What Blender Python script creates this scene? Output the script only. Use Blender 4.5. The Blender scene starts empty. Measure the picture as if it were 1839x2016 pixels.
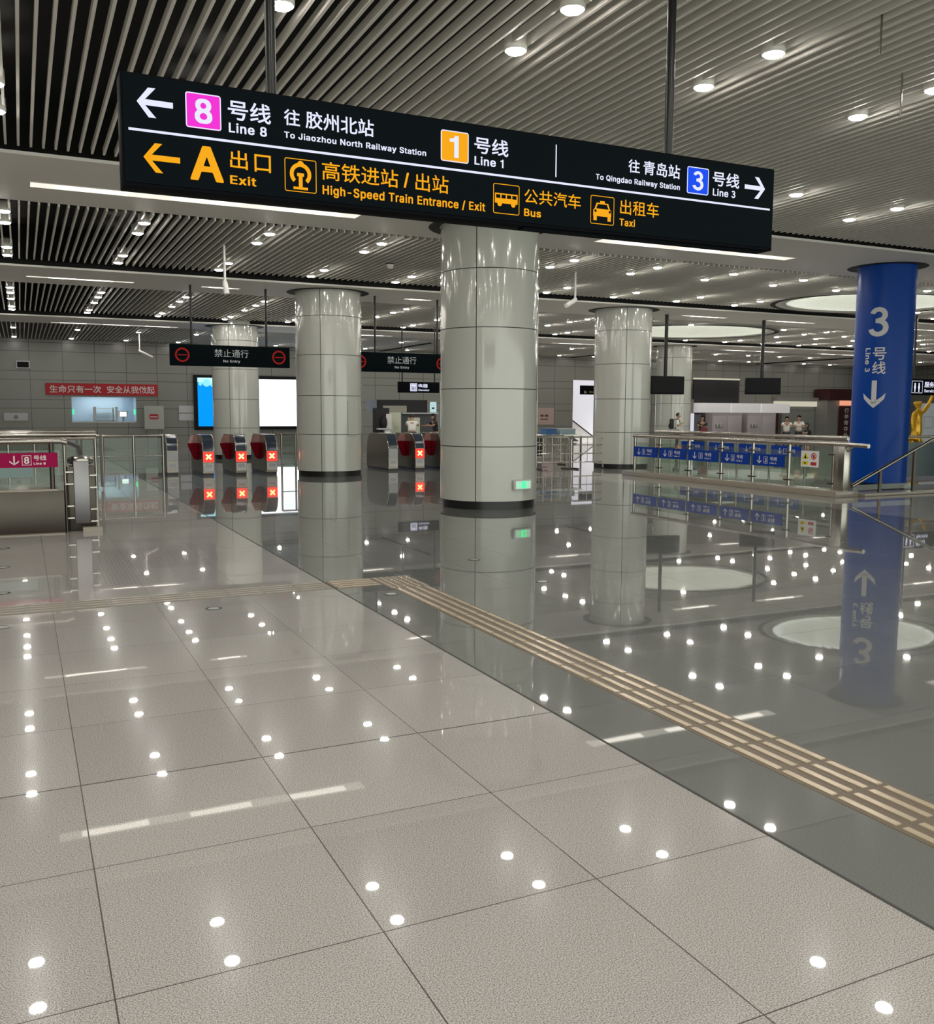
import bpy, bmesh, math, random, json
from mathutils import Vector, Matrix
S = bpy.context.scene
COL = S.collection
random.seed(7)

# ------------------------------------------------------------------ camera, world, exposure, lamps
YAW, PITCH, ROLL, FPX = 0.445911279, 0.107574298, 0.00425822756, 1830.76
def make_camera():
    cy, sy = math.cos(YAW), math.sin(YAW)
    f0, r0, u0 = Vector((sy, cy, 0)), Vector((cy, -sy, 0)), Vector((0, 0, 1))
    f = f0*math.cos(PITCH) - u0*math.sin(PITCH)
    u = u0*math.cos(PITCH) + f0*math.sin(PITCH)
    r = r0*math.cos(ROLL) + u*math.sin(ROLL)
    u2 = u*math.cos(ROLL) - r0*math.sin(ROLL)
    cam = bpy.data.cameras.new('camera'); ob = bpy.data.objects.new('camera', cam); COL.objects.link(ob)
    m = Matrix.Identity(4)
    for i in range(3):
        m[i][0] = r[i]; m[i][1] = u2[i]; m[i][2] = -f[i]
    m[0][3], m[1][3], m[2][3] = 0, 0, 1.6
    ob.matrix_world = m
    cam.sensor_fit = 'HORIZONTAL'; cam.sensor_width = 36; cam.lens = FPX/1839*36
    cam.clip_start = .05; cam.clip_end = 300
    S.camera = ob
make_camera()
w = bpy.data.worlds.new('world'); S.world = w; w.use_nodes = True
w.node_tree.nodes['Background'].inputs[0].default_value = (.93, 1, .90, 1)
w.node_tree.nodes['Background'].inputs[1].default_value = 1.35
S.view_settings.view_transform = 'Standard'; S.view_settings.look = 'None'
S.view_settings.gamma = 1; S.view_settings.use_curve_mapping = False
S.view_settings.exposure = 0.65
S.cycles.use_denoising = True
S.cycles.max_bounces = 8; S.cycles.transparent_max_bounces = 16
S.cycles.sample_clamp_indirect = 4
LAMP = 80          # radiance of a downlight's diffuser
TUBE = 2.3          # radiance of a strip light
GX = [-.10 + 2.02*k for k in range(0, 24)]     # downlight columns across the hall
def hall_lamp(x, y, z=4.66):
    l = bpy.data.lights.new('downlight_lamp', 'AREA'); l.shape = 'DISK'; l.size = .22
    l.energy = LAMP*math.pi*math.pi*.11**2; l.color = (1, .965, .89)
    o = bpy.data.objects.new('downlight_lamp', l); COL.objects.link(o); o.location = (x, y, z)
# the same downlight grid goes on overhead and behind the photographer, and to the left of the picture
for y in (-6.3, -5.4, -2.1, -1.2, 2.2, 3.1):
    for k in range(-3, 7): hall_lamp(-.1+2.02*k, y)
for y in (6.4, 7.3, 10.2, 11.1):
    for k in range(-3, 0): hall_lamp(-.1+2.02*k, y)

# ------------------------------------------------------------------ materials
def nodes_of(m): return m.node_tree.nodes, m.node_tree.links
def mat(name, col, rough=.5, metal=0, spec=.5, coat=0, emit=None, es=0, alpha=1, trans=0, noise=0, nscale=20):
    m = bpy.data.materials.new(name); m.use_nodes = True
    n, l = nodes_of(m); b = n['Principled BSDF']
    c = (*col, 1)
    b.inputs['Base Color'].default_value = c
    b.inputs['Roughness'].default_value = rough; b.inputs['Metallic'].default_value = metal
    b.inputs['Specular IOR Level'].default_value = spec; b.inputs['Coat Weight'].default_value = coat
    b.inputs['Coat Roughness'].default_value = .05
    b.inputs['Transmission Weight'].default_value = trans
    if emit:
        b.inputs['Emission Color'].default_value = (*emit, 1); b.inputs['Emission Strength'].default_value = es
    if noise:
        t = n.new('ShaderNodeTexCoord'); x = n.new('ShaderNodeTexNoise'); x.inputs['Scale'].default_value = nscale
        x.inputs['Detail'].default_value = 4
        l.new(t.outputs['Object'], x.inputs['Vector'])
        r = n.new('ShaderNodeMapRange'); r.inputs[3].default_value = 1-noise; r.inputs[4].default_value = 1+noise
        l.new(x.outputs['Fac'], r.inputs[0])
        v = n.new('ShaderNodeVectorMath'); v.operation = 'SCALE'; v.inputs[0].default_value = col
        l.new(r.outputs[0], v.inputs['Scale']); l.new(v.outputs[0], b.inputs['Base Color'])
    return m
def glass_mat(name, tint, opacity=.12, rough=.02):
    m = bpy.data.materials.new(name); m.use_nodes = True
    n, l = nodes_of(m); n.remove(n['Principled BSDF']); out = n['Material Output']
    t = n.new('ShaderNodeBsdfTransparent'); t.inputs[0].default_value = (*tint, 1)
    g = n.new('ShaderNodeBsdfGlossy'); g.inputs['Roughness'].default_value = rough; g.inputs[0].default_value = (.9, .95, .92, 1)
    d = n.new('ShaderNodeBsdfDiffuse'); d.inputs[0].default_value = (*[c*.6 for c in tint], 1)
    f = n.new('ShaderNodeFresnel'); f.inputs[0].default_value = 1.5
    mx = n.new('ShaderNodeMixShader'); mx2 = n.new('ShaderNodeMixShader'); mx.inputs[0].default_value = opacity
    l.new(t.outputs[0], mx.inputs[1]); l.new(d.outputs[0], mx.inputs[2])
    geo = n.new('ShaderNodeNewGeometry'); sub = n.new('ShaderNodeMath'); sub.operation = 'SUBTRACT'; sub.inputs[0].default_value = 1
    mul = n.new('ShaderNodeMath'); mul.operation = 'MULTIPLY'   # the far face of a pane adds no second mirror
    l.new(geo.outputs['Backfacing'], sub.inputs[1]); l.new(f.outputs[0], mul.inputs[0]); l.new(sub.outputs[0], mul.inputs[1])
    l.new(mul.outputs[0], mx2.inputs[0]); l.new(mx.outputs[0], mx2.inputs[1]); l.new(g.outputs[0], mx2.inputs[2])
    l.new(mx2.outputs[0], out.inputs[0])
    return m
def emis(name, col, s):
    return mat(name, tuple(c*.08 for c in col), .6, spec=.1, emit=tuple(c*.68 for c in col), es=s)

def math_node(n, l, op, a, b=None, c=None):
    x = n.new('ShaderNodeMath'); x.operation = op
    for i, v in enumerate((a, b, c)):
        if v is None: continue
        if isinstance(v, (int, float)): x.inputs[i].default_value = v
        else: l.new(v, x.inputs[i])
    return x.outputs[0]
def line_mask(n, l, coord, off, period, half):
    # 1 on the joint lines of a regular grid
    a = math_node(n, l, 'SUBTRACT', coord, off)
    p = math_node(n, l, 'PINGPONG', a, period*.5)
    return math_node(n, l, 'LESS_THAN', p, half)
def stone(name, base, dark, light, rough, spec, xo, xp, yo, yp, jc, tilevar=.05, coat=.0):
    m = bpy.data.materials.new(name); m.use_nodes = True
    n, l = nodes_of(m); b = n['Principled BSDF']
    t = n.new('ShaderNodeTexCoord'); sx = n.new('ShaderNodeSeparateXYZ'); l.new(t.outputs['Object'], sx.inputs[0])
    v = n.new('ShaderNodeTexNoise'); v.inputs['Scale'].default_value = 230; v.inputs['Detail'].default_value = 2
    l.new(t.outputs['Object'], v.inputs['Vector'])
    cr = n.new('ShaderNodeValToRGB'); e = cr.color_ramp.elements
    e[0].position = .34; e[0].color = (*dark, 1); e[1].position = .68; e[1].color = (*light, 1)
    k = e.new(.5); k.color = (*base, 1)
    l.new(v.outputs['Fac'], cr.inputs[0])
    # every slab its own slight tone
    def cell(c, o, p): return math_node(n, l, 'FLOOR', math_node(n, l, 'DIVIDE', math_node(n, l, 'SUBTRACT', c, o), p))
    cx, cyy = cell(sx.outputs[0], xo, xp), cell(sx.outputs[1], yo, yp)
    cmb = n.new('ShaderNodeCombineXYZ'); l.new(cx, cmb.inputs[0]); l.new(cyy, cmb.inputs[1])
    wn = n.new('ShaderNodeTexWhiteNoise'); wn.noise_dimensions = '3D'; l.new(cmb.outputs[0], wn.inputs['Vector'])
    mr = n.new('ShaderNodeMapRange'); mr.inputs[3].default_value = 1-tilevar; mr.inputs[4].default_value = 1+tilevar
    l.new(wn.outputs['Value'], mr.inputs[0])
    sc = n.new('ShaderNodeVectorMath'); sc.operation = 'SCALE'; l.new(cr.outputs[0], sc.inputs[0]); l.new(mr.outputs[0], sc.inputs['Scale'])
    j = math_node(n, l, 'MAXIMUM', line_mask(n, l, sx.outputs[0], xo, xp, .0022), line_mask(n, l, sx.outputs[1], yo, yp, .0022))
    big = math_node(n, l, 'LESS_THAN', math_node(n, l, 'ABSOLUTE', math_node(n, l, 'SUBTRACT', sx.outputs[1], 4.17)), .0055)
    j = math_node(n, l, 'MAXIMUM', j, big)
    mx = n.new('ShaderNodeMix'); mx.data_type = 'RGBA'
    l.new(j, mx.inputs['Factor']); l.new(sc.outputs[0], mx.inputs[6]); mx.inputs[7].default_value = (*jc, 1)
    l.new(mx.outputs[2], b.inputs['Base Color'])
    rr = math_node(n, l, 'MULTIPLY_ADD', j, .5, rough); l.new(rr, b.inputs['Roughness'])
    b.inputs['Specular IOR Level'].default_value = spec
    b.inputs['Coat Weight'].default_value = coat; b.inputs['Coat Roughness'].default_value = .16
    nb = n.new('ShaderNodeTexNoise'); nb.inputs['Scale'].default_value = 2.2; l.new(t.outputs['Object'], nb.inputs['Vector'])
    bp = n.new('ShaderNodeBump'); bp.inputs['Strength'].default_value = .008; bp.inputs['Distance'].default_value = .02
    l.new(nb.outputs['Fac'], bp.inputs['Height']); l.new(bp.outputs[0], b.inputs['Normal'])
    return m
def wall_panels(name, col, ax):
    m = bpy.data.materials.new(name); m.use_nodes = True
    n, l = nodes_of(m); b = n['Principled BSDF']
    t = n.new('ShaderNodeTexCoord'); sx = n.new('ShaderNodeSeparateXYZ'); l.new(t.outputs['Object'], sx.inputs[0])
    j = line_mask(n, l, sx.outputs[ax], .4, 1.22, .012)
    j = math_node(n, l, 'MAXIMUM', j, line_mask(n, l, sx.outputs[2], .87, 1.14, .012))
    j = math_node(n, l, 'MAXIMUM', j, line_mask(n, l, sx.outputs[2], .52, 1.14, .012))
    mx = n.new('ShaderNodeMix'); mx.data_type = 'RGBA'; l.new(j, mx.inputs['Factor'])
    mx.inputs[6].default_value = (*col, 1); mx.inputs[7].default_value = (*[c*.3 for c in col], 1)
    l.new(mx.outputs[2], b.inputs['Base Color'])
    b.inputs['Roughness'].default_value = .28
    return m

M = {}
M['granite_light'] = stone('granite_light', (.385, .365, .345), (.19, .178, .166), (.57, .545, .52), .016, .36, .165, .78, 4.17-.805*8, .805, (.05, .045, .04), .05, .22)
M['granite_dark'] = stone('granite_dark', (.165, .170, .160), (.138, .142, .134), (.20, .205, .195), .02, .6, .165, .78*1.0, 4.17-.805*8, .805, (.05, .05, .047), .06, .12)
M['wall'] = wall_panels('wall_panels', (.27, .265, .235), 0)
M['wall_side'] = wall_panels('wall_panels_side', (.27, .265, .235), 1)
M['slat'] = mat('slat_paint', (.80, .77, .70), .5, noise=.06, nscale=3)
M['black'] = mat('plenum_black', (.004, .004, .004), .9)
M['beam'] = mat('beam_plaster', (.82, .79, .73), .6, noise=.03, nscale=.6)
M['enamel'] = mat('column_enamel', (.55, .555, .505), .13, spec=.5, coat=.6)
M['joint'] = mat('panel_joint', (.05, .05, .045), .8)
M['plinth'] = mat('black_plinth', (.012, .012, .012), .3)
M['blue_col'] = mat('blue_vinyl', (.0, .058, .37), .32, spec=.22)
M['lettering_grey'] = mat('lettering_grey', (.72, .70, .72), .6)
M['sign_black'] = mat('sign_black', (.005, .0055, .007), .6, spec=.02)
M['sign_navy'] = mat('sign_navy', (.004, .007, .009), .6, spec=.02)
M['steel'] = mat('brushed_steel', (.46, .43, .39), .22, metal=1)
M['steel_dark'] = mat('dark_steel', (.105, .092, .08), .38, metal=1, noise=.1, nscale=3)
M['steel_pole'] = mat('dark_pole', (.010, .010, .010), .3, spec=.4)
M['glass'] = glass_mat('clear_glass', (.85, .91, .86), .06)
M['glass_red'] = glass_mat('red_glass', (.95, .55, .5), .45)
M['lens'] = mat('lamp_lens', (.8, .8, .8), .5, emit=(1, .965, .89), es=LAMP)
M['housing'] = mat('lamp_housing', (.75, .72, .66), .35)
M['tube'] = mat('strip_lens', (.8, .8, .8), .5, emit=(1, .94, .82), es=TUBE)
M['tube_dim'] = mat('strip_trough', (.7, .7, .66), .4, emit=(1, .94, .82), es=TUBE*.25)
M['w_emit'] = emis('sign_white', (.78, .80, 1.0), .92)
M['y_emit'] = emis('sign_yellow', (1.0, .43, .006), .82)
M['pink_emit'] = emis('sign_magenta', (.92, .03, .68), .85)
M['amber_emit'] = emis('sign_amber', (1.0, .42, .004), .82)
M['blue_emit'] = emis('sign_blue', (.005, .07, .80), .95)
M['red_sign'] = mat('banner_red', (.50, .008, .018), .5)
M['ring_red'] = emis('ring_red', (.5, .02, .015), .38)
M['txt_white'] = mat('print_white', (.80, .78, .76), .5)
M['txt_dim'] = emis('dim_white', (.55, .58, .55), .45)
M['pink_panel'] = mat('magenta_panel', (.33, .0, .065), .5, spec=.15)
M['rail_blue'] = mat('rail_blue', (.0, .04, .32), .5, spec=.2)
M['screen_white'] = emis('screen_white', (.90, .95, 1.0), 2.6)
M['screen_blue'] = emis('screen_blue', (.0, .28, 1.0), 1.15)
M['screen_cyan'] = emis('screen_cyan', (.45, .85, 1.0), 1.2)
M['screen_green'] = emis('screen_green', (.25, .75, .80), 1.1)
M['tv_black'] = mat('tv_black', (.006, .006, .007), .4, spec=.15)
M['board_dark'] = mat('board_dark', (.030, .029, .032), .45, spec=.25)
M['gate_body'] = mat('gate_body', (.23, .20, .17), .25, metal=.9)
M['gate_screen'] = mat('gate_screen', (.035, .05, .075), .15)
M['gate_panel'] = mat('gate_panel', (.62, .60, .60), .35)
M['gate_grey'] = mat('gate_grey', (.36, .36, .36), .35, metal=.3)
M['flap_red'] = mat('flap_red', (.19, .001, .010), .5, spec=.08)
M['x_red'] = emis('indicator_red', (1.0, .045, .03), 1.4)
M['x_yellow'] = emis('indicator_cross', (1.0, .62, .22), 3.0)
M['green_emit'] = emis('exit_green', (.05, .95, .32), 1.5)
M['pale_green'] = emis('exit_pale', (.55, .85, .62), .75)
M['white_paint'] = mat('white_paint', (.84, .82, .80), .4)
M['cream_paint'] = mat('cream_paint', (.62, .66, .52), .4)
M['silver'] = mat('silver_sheet', (.66, .60, .61), .4, metal=.15)
M['maroon'] = mat('maroon', (.06, .015, .015), .4)
M['pale'] = mat('pale_paper', (.66, .66, .68), .6)
M['rosy_paper'] = mat('rosy_paper', (.55, .40, .37), .6)
M['tactile_base'] = mat('tactile_base', (.15, .115, .08), .45)
M['tactile_bar'] = mat('tactile_bar', (.62, .52, .38), .22, metal=.35)
M['tactile_stone'] = mat('tactile_stone', (.31, .275, .225), .3)
M['sticker'] = mat('sticker_dark', (.012, .022, .014), .25)
M['sticker_w'] = mat('sticker_white', (.30, .31, .29), .3)
M['stone_curb'] = mat('curb_stone', (.34, .30, .245), .15)
M['skin'] = mat('skin', (.42, .24, .16), .5)
M['hair'] = mat('hair', (.012, .010, .009), .5)
M['shirt_w'] = mat('shirt_white', (.78, .77, .72), .7)
M['shirt_k'] = mat('shirt_black', (.014, .013, .016), .7)
M['shirt_navy'] = mat('shirt_navy', (.012, .014, .03), .7)
M['trouser'] = mat('trousers_dark', (.02, .022, .03), .7)
M['shoe'] = mat('shoe_white', (.55, .55, .55), .5)
M['bag_red'] = mat('bag_red', (.16, .018, .02), .6)
M['bag_black'] = mat('bag_black', (.010, .010, .011), .6)
M['gold'] = mat('gold_figure', (.72, .40, .015), .22, metal=.35, spec=.6, noise=.25, nscale=9)
M['blue_box'] = mat('tub_blue', (.06, .17, .42), .4)
M['pale_blue'] = mat('tub_pale', (.36, .50, .58), .4)
M['teal'] = mat('teal_panel', (.012, .045, .06), .15)
M['ring_dark'] = mat('ceiling_gap', (.010, .009, .008), .7)
M['yellow'] = mat('warn_yellow', (.75, .62, .01), .5)
M['red'] = mat('warn_red', (.52, .02, .03), .5)
M['mesh_grey'] = mat('shutter_mesh', (.28, .29, .27), .5, noise=.2, nscale=60)
M['grey'] = mat('grey_paint', (.30, .29, .27), .5)
M['skylight'] = mat('skylight_dome', (.60, .64, .60), .6, emit=(.84, .92, .86), es=1.5)
M['warm_sign'] = emis('lit_fascia', (.85, .80, .62), .6)
M['booth'] = mat('booth_interior', (.34, .40, .52), .5)
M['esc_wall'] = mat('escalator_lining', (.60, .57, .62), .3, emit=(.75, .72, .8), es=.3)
M['orange_emit'] = emis('lit_orange', (1.0, .40, .25), .8)

# ------------------------------------------------------------------ geometry helpers
class MB:
    """collects shapes in one bmesh and links them as ONE mesh object"""
    def __init__(s): s.bm = bmesh.new()
    def box(s, x0, x1, y0, y1, z0, z1):
        v = [s.bm.verts.new((x, y, z)) for x in (x0, x1) for y in (y0, y1) for z in (z0, z1)]
        for f in ((0, 1, 3, 2), (4, 6, 7, 5), (0, 4, 5, 1), (2, 3, 7, 6), (0, 2, 6, 4), (1, 5, 7, 3)):
            s.bm.faces.new([v[i] for i in f])
        return s
    def cbox(s, c, d):
        return s.box(c[0]-d[0]/2, c[0]+d[0]/2, c[1]-d[1]/2, c[1]+d[1]/2, c[2]-d[2]/2, c[2]+d[2]/2)
    def poly(s, pts):
        s.bm.faces.new([s.bm.verts.new(p) for p in pts]); return s
    def prism(s, pts, vec):
        a = [s.bm.verts.new(p) for p in pts]; b = [s.bm.verts.new(Vector(p)+Vector(vec)) for p in pts]
        s.bm.faces.new(a); s.bm.faces.new(b[::-1])
        for i in range(len(a)):
            j = (i+1) % len(a); s.bm.faces.new((a[j], a[i], b[i], b[j]))
        return s
    def tube(s, pts, r, n=10, cap=True):
        pts = [Vector(p) for p in pts]; rings = []
        rs = r if isinstance(r, (list, tuple)) else [r]*len(pts)
        for i, p in enumerate(pts):
            d = (pts[min(i+1, len(pts)-1)] - pts[max(i-1, 0)]).normalized()
            a = d.orthogonal().normalized() if i == 0 else (rings[-1][1] - d*rings[-1][1].dot(d)).normalized()
            b = d.cross(a)
            rings.append(([s.bm.verts.new(p + (a*math.cos(t)+b*math.sin(t))*rs[i]) for t in [2*math.pi*k/n for k in range(n)]], a))
        for (u, _), (v, _) in zip(rings, rings[1:]):
            for k in range(n):
                s.bm.faces.new((u[k], u[(k+1) % n], v[(k+1) % n], v[k]))
        if cap:
            s.bm.faces.new(rings[0][0][::-1]); s.bm.faces.new(rings[-1][0])
        return s
    def lathe(s, prof, c=(0, 0, 0), n=32, a0=0, a1=2*math.pi):
        full = abs(a1-a0-2*math.pi) < 1e-6; k = n if full else n+1
        rings = []
        for r, z in prof:
            rings.append([s.bm.verts.new((c[0]+r*math.cos(a0+(a1-a0)*i/n), c[1]+r*math.sin(a0+(a1-a0)*i/n), c[2]+z)) for i in range(k)])
        for u, v in zip(rings, rings[1:]):
            for i in range(n):
                j = (i+1) % k; s.bm.faces.new((u[i], u[j], v[j], v[i]))
        return s
    def ball(s, c, r, seg=12, rings=8):
        if not isinstance(r, (tuple, list)): r = (r, r, r)
        mt = Matrix.Translation(c) @ Matrix.Diagonal((*r, 1))
        bmesh.ops.create_uvsphere(s.bm, u_segments=seg, v_segments=rings, radius=1, matrix=mt); return s
    def disc(s, c, r, n=20, z=0):
        s.bm.faces.new([s.bm.verts.new((c[0]+r*math.cos(2*math.pi*i/n), c[1]+r*math.sin(2*math.pi*i/n), c[2])) for i in range(n)]); return s
    def xform(s, m): bmesh.ops.transform(s.bm, matrix=m, verts=s.bm.verts); return s
    def bevel(s, w, seg=2):
        bmesh.ops.bevel(s.bm, geom=s.bm.edges[:], offset=w, segments=seg, affect='EDGES', profile=.5); return s
    def mesh(s, name, material, smooth=True):
        bmesh.ops.remove_doubles(s.bm, verts=s.bm.verts, dist=1e-6)
        bmesh.ops.recalc_face_normals(s.bm, faces=s.bm.faces)
        me = bpy.data.meshes.new(name); s.bm.to_mesh(me); s.bm.free()
        me.materials.append(material)
        if smooth:
            me.polygons.foreach_set('use_smooth', [True]*len(me.polygons)); me.set_sharp_from_angle(angle=math.radians(38))
        return me
    def build(s, name, material, parent=None, smooth=True):
        return link(name, s.mesh(name, material, smooth), parent)
def link(name, me, parent=None):
    o = bpy.data.objects.new(name, me); COL.objects.link(o)
    if parent: o.parent = parent
    return o
def tag(o, label, cat, group=None, kind=None):
    if label: o['label'] = label
    if cat: o['category'] = cat
    if group: o['group'] = group
    if kind: o['kind'] = kind
    return o
def thing(name, label, cat, loc=(0, 0, 0), rz=0, group=None):
    o = bpy.data.objects.new(name, None); COL.objects.link(o); o.empty_display_size = .1
    o.location = loc; o.rotation_euler = (0, 0, rz)
    return tag(o, label, cat, group)
def struct(name, mb, m, smooth=True):
    o = mb.build(name, m, None, smooth); o['kind'] = 'structure'; return o
def dup(root, loc, rz=None, label=None, group=None):
    r = root.copy(); COL.objects.link(r); r.location = loc
    if rz is not None: r.rotation_euler = (0, 0, rz)
    if label: r['label'] = label
    if group: r['group'] = group
    for ch in root.children:
        c = ch.copy(); COL.objects.link(c); c.parent = r
        for g in ch.children:
            d = g.copy(); COL.objects.link(d); d.parent = c
    return r
ORD = ['first', 'second', 'third', 'fourth', 'fifth', 'sixth', 'seventh', 'eighth', 'ninth', 'tenth', 'eleventh', 'twelfth', 'thirteenth',
       'fourteenth', 'fifteenth', 'sixteenth', 'seventeenth', 'eighteenth', 'nineteenth', 'twentieth', 'twenty-first', 'twenty-second', 'twenty-third', 'twenty-fourth']

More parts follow.
